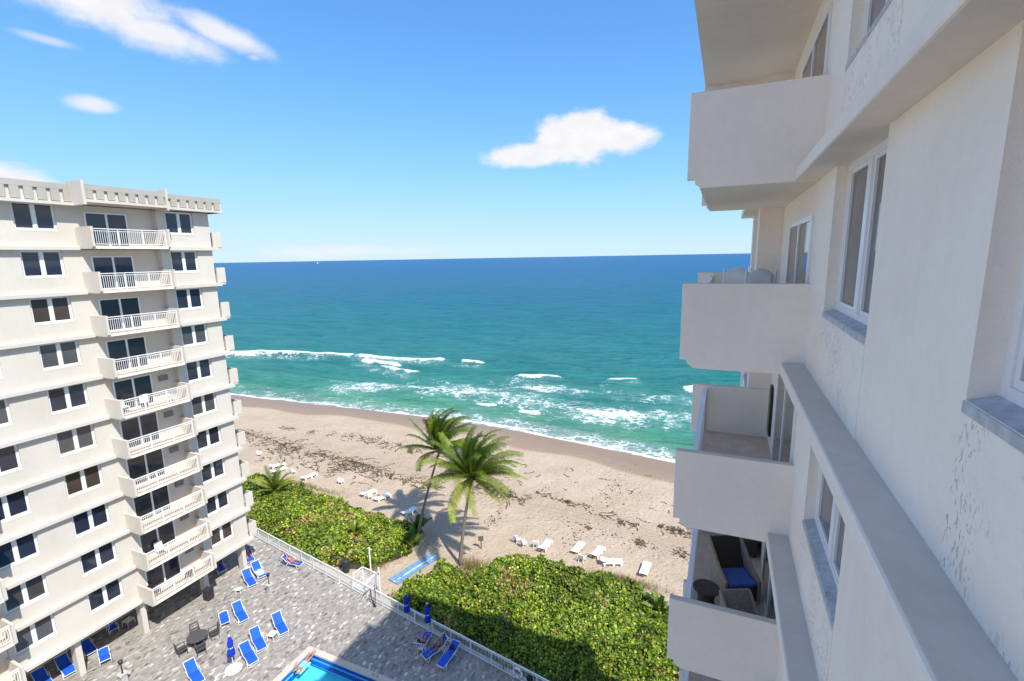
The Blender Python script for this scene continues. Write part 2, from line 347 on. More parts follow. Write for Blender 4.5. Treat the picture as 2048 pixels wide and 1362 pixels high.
def sea_z(x, y):
    d = y - shore(x); near = np.clip(d / 12, 0, 1) * np.clip((420 - y) / 300, 0, 1)
    w = (vnoise(x, y, 40, 11) - .5) * 14
    z = .34 * np.sin((y + w + .05 * x) / 2.6) * vnoise(x, y, 30, 12) + .20 * np.sin((y + .3 * x + w) / 1.25) * vnoise(x, y, 14, 13) + .12 * np.sin((y - .25 * x + w) / .75) * vnoise(x, y, 9, 17) + (vnoise(x, y, 2.2, 14) - .5) * .16
    sw = np.zeros_like(z)
    for off, amp in ((0, .85), (-9, .35), (17, .4), (-21, .35)):
        c = y - crest(x) - off; sw += amp * np.where(c < 0, np.exp(-(c / 1.3) ** 2), np.exp(-(c / 4.0) ** 2)) * np.clip(.25 + 1.2 * vnoise(x, y, 26, 15 + int(abs(off))), 0, 1)
    for pl in BREAK[:7]: sw += .75 * np.exp(-(seg_dist(x, y, pl) / 1.5) ** 2)
    return SEAZ + (z + sw) * near
def sea_mat():
    n = NT('sea_water'); foam = n.attr('foam').outputs['Fac']; dep = n.attr('off').outputs['Fac']
    p2 = n.mapping(n.pos, (.35, 1, 1), (0, 0, rad(4)))
    pat = n.noise(p2, .045, 4, .6); pat2 = n.noise(p2, .22, 4, .6)
    d = n.math('ADD', dep, n.math('MULTIPLY', n.math('SUBTRACT', pat, .5), .10))
    col = n.ramp(d, SEA_RAMP)
    col = n.mixc(n.math('MULTIPLY', n.rng(pat2, .35, .65), .6), col, n.mixc(.55, col, (.006, .075, .12, 1)))
    dist = n.N.new('ShaderNodeVectorMath'); dist.operation = 'ADD'
    nv = n.N.new('ShaderNodeTexNoise'); nv.inputs['Scale'].default_value = .55; nv.inputs['Detail'].default_value = 4; n.L.new(n.pos, nv.inputs['Vector'])
    sc = n.N.new('ShaderNodeVectorMath'); sc.operation = 'SCALE'; sc.inputs['Scale'].default_value = 2.6; n.L.new(nv.outputs['Color'], sc.inputs[0])
    n.L.new(n.mapping(n.pos, (.62, 1, 1), (0, 0, rad(-12))), dist.inputs[0]); n.L.new(sc.outputs[0], dist.inputs[1])
    lace = n.voro(dist.outputs[0], .85); lace2 = n.voro(dist.outputs[0], 2.1)
    ridge = n.math('ADD', n.math('MULTIPLY', n.rng(lace, 0, .32, 1, 0), .62), n.math('MULTIPLY', n.rng(lace2, 0, .3, 1, 0), .38))
    ridge = n.math('MULTIPLY', ridge, n.rng(n.noise(n.pos, .35, 4, .6), .3, .65, .45, 1.1))
    k = n.math('SUBTRACT', n.math('ADD', ridge, n.math('MULTIPLY', foam, 1.5)), 1.02)
    fm = n.math('MULTIPLY', n.rng(k, -.04, .42, 0, 1, 'SMOOTHSTEP'), .93)
    caps = n.math('MULTIPLY', n.rng(n.noise(n.mapping(n.pos, (.10, .26, 1)), 1, 5, .7), .735, .76), n.rng(n.sep(n.pos)[1], 130, 1200, .9, .0)); fm = n.math('MAXIMUM', fm, caps)
    milky = n.math('MULTIPLY', n.rng(foam, .05, .6), .30); col = n.mixc(milky, col, (.28, .47, .44, 1))
    col = n.mixc(fm, col, (.80, .82, .82, 1))
    h1 = n.noise(n.mapping(n.pos, (.28, .8, 1), (0, 0, rad(6))), .9, 6, .62); h2 = n.noise(n.mapping(n.pos, (.05, .16, 1), (0, 0, rad(-5))), 1.0, 6, .6)
    h = n.math('ADD', n.math('MULTIPLY', h1, .7), n.math('MULTIPLY', h2, 2.6))
    nb = n.bump(h, 1.0, 1.3); df = n.N.new('ShaderNodeBsdfDiffuse'); n.put(col, df.inputs[0]); n.L.new(nb, df.inputs['Normal'])
    gl = n.N.new('ShaderNodeBsdfGlossy'); gl.inputs['Roughness'].default_value = .16; n.L.new(nb, gl.inputs['Normal']); fr = n.N.new('ShaderNodeFresnel'); fr.inputs[0].default_value = 1.33; n.L.new(nb, fr.inputs['Normal'])
    fac = n.math('MULTIPLY', n.math('MINIMUM', n.math('MULTIPLY', fr.outputs[0], .75), .30), n.math('SUBTRACT', 1.0, fm)); ms = n.N.new('ShaderNodeMixShader'); n.L.new(fac, ms.inputs[0]); n.L.new(df.outputs[0], ms.inputs[1]); n.L.new(gl.outputs[0], ms.inputs[2])
    n.N.remove(n.b); n.L.new(ms.outputs[0], n.N['Material Output'].inputs[0]); return n.m
SEA_RAMP = [(0, (.25, .30, .23)), (.03, (.16, .30, .22)), (.08, (.085, .285, .165)), (.14, (.05, .25, .175)), (.2, (.034, .215, .18)), (.38, (.020, .175, .20)), (.58, (.012, .135, .225)), (.8, (.009, .115, .27)), (1, (.008, .108, .285))]
sea, EV = sheet('sea', ax((-14000, -2000, 2000), (-2000, -400, 100), (-400, -150, 6), (-150, 14, .45), (14, 60, 4), (60, 700, 60), (700, 9100, 1200)),
                ax((40, 64, 3), (64, 125, .36), (125, 220, .6), (220, 420, 1.5), (420, 1200, 40), (1200, 9400, 400)), sea_z, sea_mat())
struct(sea)
x, y = EV[:, 0], EV[:, 1]; d = y - shore(x)
off = np.interp(np.log(np.clip(d, .5, 1e5)), np.log([.5, 3, 7, 14, 45, 110, 300, 1000, 6000]), [0, .03, .08, .14, .26, .38, .58, .8, 1.0])
foam = np.zeros(len(x))
for i, pl in enumerate(BREAK):
    wdt = (1.9, 1.9, 1.1, 1.2, 1.0, 1.5, 1.1, .8, .9, 1.0, 1.3)[i]; sd = seg_dist(x, y + (vnoise(x, y, 2.5, 21) - .5) * 1.2, pl); foam = np.maximum(foam, np.clip(1.25 - sd / wdt, 0, 1) ** .8 * (.62 + .5 * vnoise(x, y, 1.6, 27)))
    foam = np.maximum(foam, .30 * np.exp(-(seg_dist(x, y + 3, pl) / (wdt * 2.4)) ** 2))
band = np.exp(-(((y - (87.5 + .03 * (x + 40) + 3 * np.sin(x / 11.))) / 6.8) ** 2)) * np.clip((x + 90) / 14, 0, 1)
foam = np.maximum(foam, band * (.30 + .34 * vnoise(x, y, 9, 22)))
band2 = np.exp(-(((y - 98) / 4.5) ** 2)) * np.clip((x + 60) / 20, 0, 1); foam = np.maximum(foam, band2 * (.14 + .36 * vnoise(x, y, 12, 23)))
sww = np.interp(x, [-120, -70, -40, 10], [7.5, 6.5, 4.0, 3.4]); sws = np.interp(x, [-120, -75, -45, 10], [.24, .32, .46, .50])
e = d + (vnoise(x, y, 4, 24) - .5) * 1.4
foam = np.maximum(foam, np.where(e < sww, sws * (1 - .35 * np.clip(e / sww, 0, 1)), sws * .65 * np.exp(-((e - sww) / 1.2) ** 2)))
foam = np.maximum(foam, np.clip(1.5 - np.abs(e - .30) / .36, 0, 1) * .85)
for nm, val in (('foam', foam), ('off', off)):
    a = sea.data.attributes.new(nm, 'FLOAT', 'POINT'); a.data.foreach_set('value', val.astype(np.float32))
# --- paved deck with the pool cut out
PX0, PX1, PY0, PY1 = -24.95, -13.0, 8.0, 20.82              # pool water rectangle
def paver_mat():
    n = NT('grey_pavers'); p = n.mapping(n.pos, (1, .52, 1))
    v = n.N.new('ShaderNodeTexVoronoi'); v.feature = 'F1'; v.inputs['Scale'].default_value = 6.8; v.inputs['Randomness'].default_value = .75; n.L.new(p, v.inputs['Vector'])
    e = n.N.new('ShaderNodeTexVoronoi'); e.feature = 'DISTANCE_TO_EDGE'; e.inputs['Scale'].default_value = 6.8; e.inputs['Randomness'].default_value = .75; n.L.new(p, e.inputs['Vector'])
    r = n.sep(v.outputs['Color'])[0]; r2_ = n.sep(v.outputs['Color'])[1]
    big = n.noise(n.pos, .30, 5, .6); mid = n.noise(n.pos, 1.6, 4, .6)
    k = n.math('ADD', r, n.math('MULTIPLY', n.math('SUBTRACT', n.math('ADD', big, mid), 1.0), .30))
    col = n.ramp(k, [(0, (.11, .10, .09)), (.06, (.20, .185, .165)), (.2, (.265, .245, .22)), (.5, (.315, .29, .26)), (.78, (.355, .33, .295)), (.92, (.43, .40, .36)), (1, (.72, .69, .64))])
    col = n.mixc(n.math('MULTIPLY', n.rng(r2_, .80, .95), .5), col, (.44, .37, .31, 1))
    col = n.mixc(n.math('MULTIPLY', n.rng(n.noise(n.pos, 14, 4, .6), .4, .7), .3), col, (.28, .26, .24, 1))
    d = n.rng(e.outputs[0], .0, .06); col = n.mixc(n.rng(e.outputs[0], .0, .06, .5, 0), col, (.20, .185, .165, 1))
    h = n.math('ADD', n.math('MULTIPLY', d, .6), n.math('MULTIPLY', r, .4))
    return n.out(col, .85, n.bump(h, .7, .012), .2)
PAVER = paver_mat()
def deck():
    b = MB(); x0, x1, y0 = -62., 1.05, -45.; C = .40
    a0, a1, c0, c1 = PX0 - C, PX1 + C, PY0 - C, PY1 + C
    F = lambda x: fence_y(x) + .18
    for (xa, xb, ya, yb0, yb1) in ((x0, a0, y0, F(x0), F(a0)), (a1, x1, y0, F(a1), F(x1)), (a0, a1, c1, F(a0), F(a1)), (a0, a1, y0, c0, c0)):
        b.add([(xa, ya, 0), (xb, ya, 0), (xb, yb1, 0), (xa, yb0, 0)], [(0, 1, 2, 3)])
    o = b.build('pool_deck', PAVER, fix=False); struct(o)
    k = MB(); k.prism([(x0, F(x0)), (x1, F(x1)), (x1, F(x1) + .22), (x0, F(x0) + .22)], -1.2, -.003, 'z'); o2 = k.build('deck_edge', CONC); struct(o2)
deck()
def pool():
    t = thing('swimming_pool', 'rectangular turquoise swimming pool with pale coping and blue tile band', 'pool', (PX0, PY1, 0))
    cop = mat('coping_stone', (.60, .50, .42), .7, .10, 6, .15, 50); tile = mat('blue_pool_tile', (.02, .09, .50), .25, .3, 22); plas = mat('pool_plaster', (.24, .80, .92), .6, .08, 1.2)
    C = .40
    # coping stones, one object each
    ws = .6
    def stones(ax_, a, b, c0, c1):
        n = max(1, round((b - a) / ws)); st = (b - a) / n
        for i in range(n):
            m = MB(); q0, q1 = a + i * st + .004, a + (i + 1) * st - .004
            if ax_ == 'x': m.box(q0, q1, c0, c1, -.10, .022)
            else: m.box(c0, c1, q0, q1, -.10, .022)
            m.build('coping_stone', cop, t, True)
    stones('x', PX0 - C, PX1 + C, PY1, PY1 + C); stones('x', PX0 - C, PX1 + C, PY0 - C, PY0); stones('y', PY0 + .001, PY1 - .001, PX0 - C, PX0); stones('y', PY0 + .001, PY1 - .001, PX1, PX1 + C)
    b = MB(); D = -1.0
    b.add([(PX0, PY0, D), (PX1, PY0, D), (PX1, PY1, D), (PX0, PY1, D)], [(0, 1, 2, 3)])
    for (p, q) in (((PX0, PY0), (PX1, PY0)), ((PX1, PY0), (PX1, PY1)), ((PX1, PY1), (PX0, PY1)), ((PX0, PY1), (PX0, PY0))):
        b.add([(p[0], p[1], D), (q[0], q[1], D), (q[0], q[1], -.36), (p[0], p[1], -.36)], [(0, 1, 2, 3)])
    b.build('basin', plas, t, True)
    b = MB()
    for (p, q) in (((PX0, PY0), (PX1, PY0)), ((PX1, PY0), (PX1, PY1)), ((PX1, PY1), (PX0, PY1)), ((PX0, PY1), (PX0, PY0))):
        b.add([(p[0], p[1], -.36), (q[0], q[1], -.36), (q[0], q[1], -.101), (p[0], p[1], -.101)], [(0, 1, 2, 3)])
    b.build('tile_band', tile, t, True)
    b = MB(); b.box(PX0 + .002, PX1 - .002, PY1 - .20, PY1 - .002, -.62, -.50); b.build('step_edge', tile, t, True); b = MB(); b.box(PX0 + .002, PX0 + .20, PY0 + .002, PY1 - .21, -.62, -.50); b.build('step_edge', tile, t, True)
    b = MB(); xs = np.linspace(PX0 + .003, PX1 - .003, 70); ys = np.linspace(PY0 + .003, PY1 - .003, 70)
    b.grid([[(x, y, -.14 + .012 * math.sin(x * 5 + 2 * math.sin(y * 2.1)) + .01 * math.sin(y * 6.2 + x * 2)) for x in xs] for y in ys])
    n = NT('pool_water'); tr = n.N.new('ShaderNodeBsdfTransparent'); tr.inputs[0].default_value = (.62, .95, .97, 1); gl = n.N.new('ShaderNodeBsdfGlossy'); gl.inputs['Roughness'].default_value = .03
    fr = n.N.new('ShaderNodeFresnel'); fr.inputs[0].default_value = 1.33; bp = n.bump(n.noise(n.pos, 3.5, 4, .6), .5, .08); n.L.new(bp, gl.inputs['Normal']); n.L.new(bp, fr.inputs['Normal'])
    ms = n.N.new('ShaderNodeMixShader'); n.L.new(fr.outputs[0], ms.inputs[0]); n.L.new(tr.outputs[0], ms.inputs[1]); n.L.new(gl.outputs[0], ms.inputs[2])
    n.L.new(ms.outputs[0], n.N['Material Output'].inputs[0])
    b.build('water', n.m, t, True, smooth=True)
    # worn depth marking: a row of dark strokes on the coping
    b = MB(); x = -19.75
    for dx, w, sl in ((0, .05, .06), (.13, .04, 0), (.24, .05, -.05), (.38, .04, .03), (.50, .05, -.04)): b.prism([(x + dx, PY1 + .10), (x + dx + w, PY1 + .10), (x + dx + w + sl, PY1 + .28), (x + dx + sl, PY1 + .28)], .0225, .0255, 'z')
    b.build('depth_marking', plain('marking_paint', (.10, .12, .16)), t, True)
pool()
# ------------------------------------------------------------------ the two twin apartment buildings
FH = 2.75
def FZ(k): return 27.715 - (10 - k) * FH
def building(root, sgn, xw, wall_m, rough_m, ledge_m, glass_m, lt, yA, wins, bal, bay, yend, lo_y, sill_m, door, floors_detail):
    """sgn: outward x direction; xw: wall plane; lt: ledge thickness; yA: main wall start; wins: list of window recess (y0,y1) in the main wall;
    bal: balconies (y0,y1,door0,door1); bay: (y0,y1,offset,windows)"""
    X = lambda o: xw + sgn * o
    def box(m, o0, o1, y0, y1, z0, z1): m.box(X(o0), X(o1), y0, y1, z0, z1)
    def bld(m, name, mt, par, **kw): return m.build(name, mt, par, True, **kw)
    DEP = .12; LED = .305
    b0, b1, boff, bwins = bay
    deep = -13.5
    def window(k, y0, y1, base, blind=False):
        z0, z1 = FZ(k) + .90, FZ(k + 1) - lt - .001; fz0, fz1 = z0 + .02, z1
        w = MB(); fo = base - DEP
        ym = (y0 + y1) / 2; fr = .075; gsel = (GLASS, GLASS, GLASS, GLASS_B, GLASS_C)[int(abs(math.sin(k * 12.9 + y0 * 7.7)) * 997) % 5]
        box(w, fo - .06, fo, y0, y0 + fr, fz0, fz1); box(w, fo - .06, fo, y1 - fr, y1, fz0, fz1)
        box(w, fo - .06, fo, y0 + fr, y1 - fr, fz0, fz0 + fr); box(w, fo - .06, fo, y0 + fr, y1 - fr, fz1 - fr, fz1)
        box(w, fo - .06, fo + .012, ym - .07, ym + .07, fz0 + fr, fz1 - fr)
        wo = bld(w, 'window', FRAME, root)
        for (p0, p1) in ((y0 + fr, ym - .07), (ym + .07, y1 - fr)):
            s = MB(); e = .045
            box(s, fo - .05, fo - .012, p0, p0 + e, fz0 + fr, fz1 - fr); box(s, fo - .05, fo - .012, p1 - e, p1, fz0 + fr, fz1 - fr)
            box(s, fo - .05, fo - .012, p0 + e, p1 - e, fz0 + fr, fz0 + fr + e); box(s, fo - .05, fo - .012, p0 + e, p1 - e, fz1 - fr - e, fz1 - fr)
            bld(s, 'sash', FRAME, wo)
            g = MB(); g.add([(X(fo - .036), p0 + e, fz0 + fr + e), (X(fo - .036), p1 - e, fz0 + fr + e), (X(fo - .036), p1 - e, fz1 - fr - e), (X(fo - .036), p0 + e, fz1 - fr - e)], [(0, 1, 2, 3) if sgn > 0 else (3, 2, 1, 0)])
            bld(g, 'pane', glass_m if sgn < 0 else gsel, wo, fix=False)
            if blind:
                nb = 13; hh = (fz1 - fz0 - 2 * fr - 2 * e) * .78 / nb
                bl = MB()
                for i in range(nb): box(bl, fo - .034, fo - .028, p0 + e + .02, p1 - e - .02, fz0 + fr + e + i * hh, fz0 + fr + e + i * hh + .022)
                bld(bl, 'blind', plain('blind_slat', (.20, .20, .22), .6), wo)
        s = MB(); s.prism([(X(base + .012), z0 - .06), (X(base + .012), z0 - .004), (X(fo - .0), z0 + .035), (X(fo - .06), z0 + .035), (X(fo - .06), z0 - .06)], y0 + .001, y1 - .001, 'y')
        bld(s, 'sill', sill_m, wo)
    for k in range(1, 11):
        z0, z1 = FZ(k), FZ(k + 1) - lt
        # main wall between windows, each stretch solid, spandrel below each window
        segs = [(yA, bal[0][0] + .03)] ; cuts = sorted(wins)
        y = yA
        for (a, b_) in cuts + [(b0 + .02, 0)]:
            w = MB(); box(w, -.30, 0, y, a, z0 - .02, z1 + .02); bld(w, 'wall', wall_m, root); y = b_
        for (a, b_) in cuts:
            sp = MB(); box(sp, -.30, .006, a - .004, b_ + .004, z0 - .02, z0 + .90); bld(sp, 'plaster_panel', rough_m, root)
        # far bay stands proud of the wall
        w = MB(); y = b0
        for (a, b_) in bwins: box(w, -.30, boff, y, a, z0 - .02, z1 + .02); box(w, -.30, boff, a, b_, z0 - .02, z0 + .90); y = b_
        box(w, -.30, boff, y, b1, z0 - .02, z1 + .02); bld(w, 'bay_wall', wall_m, root)
        for (a, b_) in bwins: window(k, a, b_, boff)
        for i, (a, b_) in enumerate(cuts): window(k, a, b_, 0, blind=(sgn > 0 and k == 1 and i == 0))
    for k in range(1, 12):
        zt = FZ(k)
        if k <= 10:
            l = MB(); z0 = zt - lt
            box(l, -.31, LED, yA - .02, bal[0][0], z0, zt)
            lo = bld(l, 'ledge', ledge_m, root, bevel=.02)
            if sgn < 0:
                l = MB(); box(l, .001, LED - .022, yA, bal[0][0] - .002, zt + .001, zt + .006); bld(l, 'coating', COAT_SKY, lo)
            l = MB(); l.prism([(X(-.31), b0 - .02), (X(boff + LED), b0 - .02), (X(boff + LED), b1 + .30), (X(-13.4), b1 + .30), (X(-13.4), b1 - .3), (X(-.31), b1 - .3)], z0, zt, 'z')
            bld(l, 'ledge', ledge_m, root)
    # body of the building behind the facade
    c = MB(); box(c, -.31, deep, lo_y, b1 - .03, FZ(1) - lt + .002, 31.0); bld(c, 'core', wall_m, root)
    for (y0, y1, d0, d1) in bal:
        for k in range(1, 11):
            if k not in floors_detail and y0 != bal[0][0]: continue
            zf = FZ(k)
            s = MB(); box(s, -.02, 1.54, y0 + .02, y1 - .02, zf - .17, zf - .012); bo = bld(s, 'balcony', SOFFIT, root)
            s = MB(); box(s, .0, 1.53, y0 + .13, y1 - .13, zf - .012, zf); bld(s, 'floor_tile', BALF, bo)
            for yy in (y0, y1 - .13):
                s = MB(); s.prism([(X(o), zf + z) for o, z in ((-.02, -.172), (1.50, -.172), (1.61, -.10), (1.61, -.04), (1.72, -.04), (1.72, 1.163), (-.02, 1.163))], yy, yy + .13, 'y'); bld(s, 'side_wall', wall_m, bo, bevel=.008)
                s = MB(); box(s, .0, 1.712, yy + .008, yy + .122, zf + 1.163, zf + 1.168); bld(s, 'wall_cap', COAT_SKY if sgn < 0 else wall_m, bo)  # near building: cap toned grey to imitate sky reflected on the wall top
            r = MB(); ro = 1.43; ya, yb = y0 + .131, y1 - .131
            box(r, ro - .045, ro + .045, ya, yb, zf + 1.02, zf + 1.07); box(r, ro - .015, ro + .015, ya, yb, zf + .90, zf + .935); box(r, ro - .02, ro + .02, ya, yb, zf + .09, zf + .13)
            for i in range(4): yy = ya + .03 + (yb - ya - .06) * i / 3; box(r, ro - .025, ro + .025, yy - .025, yy + .025, zf, zf + 1.02)
            bld(r, 'railing', RAILW, bo)
            r = MB(); nb = int((yb - ya) / .115)
            for i in range(1, nb): yy = ya + (yb - ya) * i / nb; box(r, ro - .011, ro + .011, yy - .011, yy + .011, zf + .13, zf + .90)
            stuff(bld(r, 'balusters', RAILW, bo))
            # sliding door, two leaves
            dz = zf + 2.13; dm = (d0 + d1) / 2; f = MB()
            box(f, .002, .03, d0 - .06, d0 + .03, zf + .001, dz); box(f, .002, .03, d1 - .03, d1 + .06, zf + .001, dz); box(f, .002, .03, d0 + .03, d1 - .03, dz - .07, dz); box(f, .002, .03, d0 + .03, d1 - .03, zf + .001, zf + .06); box(f, .002, .035, dm - .06, dm + .06, zf + .06, dz - .07)
            do = bld(f, 'sliding_door', FRAME, root)
            for p0, p1 in ((d0 + .03, dm - .06), (dm + .06, d1 - .03)):
                g = MB(); g.add([(X(.012), p0, zf + .06), (X(.012), p1, zf + .06), (X(.012), p1, dz - .07), (X(.012), p0, dz - .07)], [(0, 1, 2, 3) if sgn > 0 else (3, 2, 1, 0)]); bld(g, 'pane', glass_m, do, fix=False)
    # roof parapet: white band, grey panels with open slots, solid returns
    r = MB(); box(r, deep, .02, lo_y, b1, 31.0, 31.12); bld(r, 'roof', CONC, root)
    y0m, y1m = bal[0][0] - .02, bal[0][1] + .06
    runs = [(lo_y, y0m, .60, 30.13), (y0m, y1m, 1.64, 30.30), (y1m, b1 + .72, boff + .62, 30.30)]
    for (ya, yb, off, zb) in runs:
        p = MB(); box(p, -.31, off + .12, ya + .001, yb - .001, zb, zb + .17); bld(p, 'eave', wall_m, root)
        p = MB(); box(p, off - .22, off - .10, ya + .002, yb - .002, zb + .171, 31.30); bld(p, 'parapet', wall_m, root)
        p = MB(); box(p, off - .10, off + .02, ya + .003, yb - .003, 31.03, 31.36); bld(p, 'coping', PANELG, root)
        n = max(1, round((yb - ya) / .605)); st = (yb - ya) / n
        if ya == lo_y: st = .605; n = int((yb - max(ya, yA - 1)) / st)
        for i in range(n):
            e = yb - i * st; q = MB(); box(q, off - .095, off + .015, e - st + .10, e - .10, zb + .22, 31.028); bld(q, 'parapet_panel', PANELG, root)
    for (ya, yb, off) in ((y0m - .13, y0m + .02, 1.80), (y1m - .02, y1m + .10, 1.78)):
        p = MB(); box(p, .2, off, ya, yb, 30.14, 31.56); bld(p, 'parapet_return', wall_m, root)
    p = MB(); box(p, -13.4, boff + .62, b1 + .60, b1 + .72, 30.301, 31.36); box(p, -13.4, boff + .6, b1 - .02, b1 + .60, 30.30, 30.45); bld(p, 'parapet_return', wall_m, root)
    # balconies on the sea end
    for k in range(1, 11):
        zf = FZ(k); s = MB(); yb = b1 + .012
        s.prism([(X(boff + .02), zf - .0), (X(boff - .10), zf - .0), (X(boff - .10), zf + 1.18), (X(boff + .02), zf + 1.18)], yb + .14, yb + .84, 'y')
        box(s, boff - .10, -12, yb + .74, yb + .84, zf - .1, zf + 1.16); box(s, boff - .02, -12, yb, yb + .82, zf - .15, zf - .001); bld(s, 'sea_balcony', wall_m, root)
    return X
LX = -37.22
lb = thing('apartment_building', 'sunlit white ten storey apartment block on columns beside the pool deck', 'building', (LX - 6, 16, 0))
building(lb, 1, LX, WHITE, WHITE, WHITE, GLASS, .24, 10.62, [(10.88, 12.86), (14.60, 16.58)], [(17.40, 22.02, 18.05, 20.34), (5.6, 10.60, 6.6, 9.2)], (22.06, 25.84, .40, [(22.66, 24.64)]), 16, 4.0, WHITE, (18, 20.3), {1, 2, 3, 4, 5})
# left building: columns, ground floor back wall, set back wall by the next balcony bay
for y in (13.72, 17.60, 22.05, 25.45, 9.9):
    c = MB(); o = LX - (.0 if y < 22 else -.25); c.box(o - .75, o - .14, y - .17, y + .17, 0.001, 2.72); c.build('column', WHITE, lb, True)
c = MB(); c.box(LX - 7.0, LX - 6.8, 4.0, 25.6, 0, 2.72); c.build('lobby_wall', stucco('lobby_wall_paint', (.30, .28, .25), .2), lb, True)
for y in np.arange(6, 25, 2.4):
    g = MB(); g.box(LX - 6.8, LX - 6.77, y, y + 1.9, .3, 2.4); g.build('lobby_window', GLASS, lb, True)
c = MB(); c.box(LX - .30, LX - .001, 4.0, 10.6, FZ(1), 30.2); c.build('wall', WHITE, lb, True)
c = MB(); c.box(LX - 13.5, LX - .02, 4.02, 25.8, 2.62, 2.73); c.build('soffit', SOFFIT, lb, True)
RX = 1.111
rb = thing('apartment_building', 'shaded white apartment facade rising close beside the camera with ledges and wide balconies', 'building', (RX + 6, 8, 0))
building(rb, -1, RX, WHITE_N, ROUGH_N, LEDGE_N, GLASS2, .16, .62, [(1.0, 2.97), (4.86, 6.86)], [(7.99, 12.60, 8.30, 10.85)], (12.52, 15.8, .48, [(13.1, 15.08)]), 15.8, -32.0, SILLC, (8.25, 10.9), set())
c = MB(); c.box(RX + .001, RX + .30, -32.0, .60, FZ(1), 30.2); c.build('wall', WHITE_N, rb, True)
c = MB(); c.box(RX + .05, RX + 12, -32.0, 15.6, 0, 2.8); c.build('lobby_wall', WHITE_N, rb, True)
# ------------------------------------------------------------------ dune plants and palms
def leaf_mat(name, trans=.25, rough=.45, mixf=.5):
    n = NT(name); a = n.attr('lc'); c = a.outputs['Color']; n.out(c, rough, None, .35)
    tl = n.N.new('ShaderNodeBsdfTranslucent'); n.L.new(n.mixc(mixf, c, (.30, .36, .03, 1)), tl.inputs[0]); ms = n.N.new('ShaderNodeMixShader'); ms.inputs[0].default_value = trans
    n.L.new(n.b.outputs[0], ms.inputs[1]); n.L.new(tl.outputs[0], ms.inputs[2]); n.L.new(ms.outputs[0], n.N['Material Output'].inputs[0]); return n.m
LEAF = leaf_mat('seagrape_leaf'); FROND = leaf_mat('palm_leaflet', .16, .38, .12)
TWIG = mat('dry_twig', (.30, .24, .18), .9, .3, 5)
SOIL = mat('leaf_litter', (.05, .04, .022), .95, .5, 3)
def in_poly(x, y, P):
    ins = np.zeros(x.shape, bool); n = len(P)
    for i in range(n):
        (x0, y0), (x1, y1) = P[i], P[(i + 1) % n]
        c = ((y0 > y) != (y1 > y)); ins ^= c & (x < (x1 - x0) * (y - y0) / (y1 - y0 + 1e-12) + x0)
    return ins
def edge_dist(x, y, P):
    return seg_dist(x, y, list(P) + [P[0]])
def canopy(x, y, P, seed, hmax):
    e = edge_dist(x, y, P); r = np.clip(e / 1.6, 0, 1); r = np.sqrt(np.clip(1 - (1 - r) ** 2, 0, 1))
    return sand_z(x, y) + .12 + r * hmax * (.42 + .50 * vnoise(x, y, 3.4, seed) + .48 * vnoise(x, y, 1.5, seed + 1)) + (vnoise(x, y, .66, seed + 2) - .5) * .60
def leaves_mesh(C, Nn, S, cols, name, mats):
    """one six-cornered leaf per point"""
    k = len(C); t = rng.random(k) * 6.283
    Nn = Nn / np.linalg.norm(Nn, axis=1)[:, None]
    A = np.cross(Nn, np.stack([np.cos(t), np.sin(t), np.full(k, .37)], 1)); A /= np.linalg.norm(A, axis=1)[:, None]; B = np.cross(Nn, A)
    ring = [(-1, 0, .10), (-.45, .8, -.05), (.45, .85, -.05), (1, 0, .12), (.45, -.85, -.05), (-.45, -.8, -.05)]
    V = np.stack([C + (A * u + B * v + Nn * w) * S[:, None] for u, v, w in ring], 1).reshape(-1, 3)
    F = np.arange(k * 6).reshape(k, 6); me = npmesh(name, V, F)
    ca = me.color_attributes.new('lc', 'FLOAT_COLOR', 'POINT'); cc = np.ones((k * 6, 4), np.float32); cc[:, :3] = np.repeat(cols, 6, 0); ca.data.foreach_set('color', cc.ravel())
    for m in mats: me.materials.append(m)
    return me
PAL = np.array([(.085, .165, .014), (.15, .235, .016), (.28, .34, .02), (.035, .07, .012), (.46, .46, .05), (.20, .14, .045), (.34, .27, .10)])
def leaf_colors(x, y, seed, dry):
    k = len(x); nz = vnoise(x, y, 3.5, seed); nz2 = vnoise(x, y, 1.2, seed + 7); r = rng.random(k)
    idx = np.where(r < .26, 0, np.where(r < .54, 1, np.where(r < .74, 2, np.where(r < .90, 3, 4))))
    d = (nz2 * .5 + nz * .5 > (1 - dry)) & (rng.random(k) < .55); idx = np.where(d, np.where(rng.random(k) < .5, 5, 6), idx); idx = np.where(rng.random(k) < .018, 6, idx)
    return PAL[idx] * (.75 + .5 * rng.random(k))[:, None] * (.50 + .55 * nz + .55 * vnoise(x, y, .9, seed + 5))[:, None]
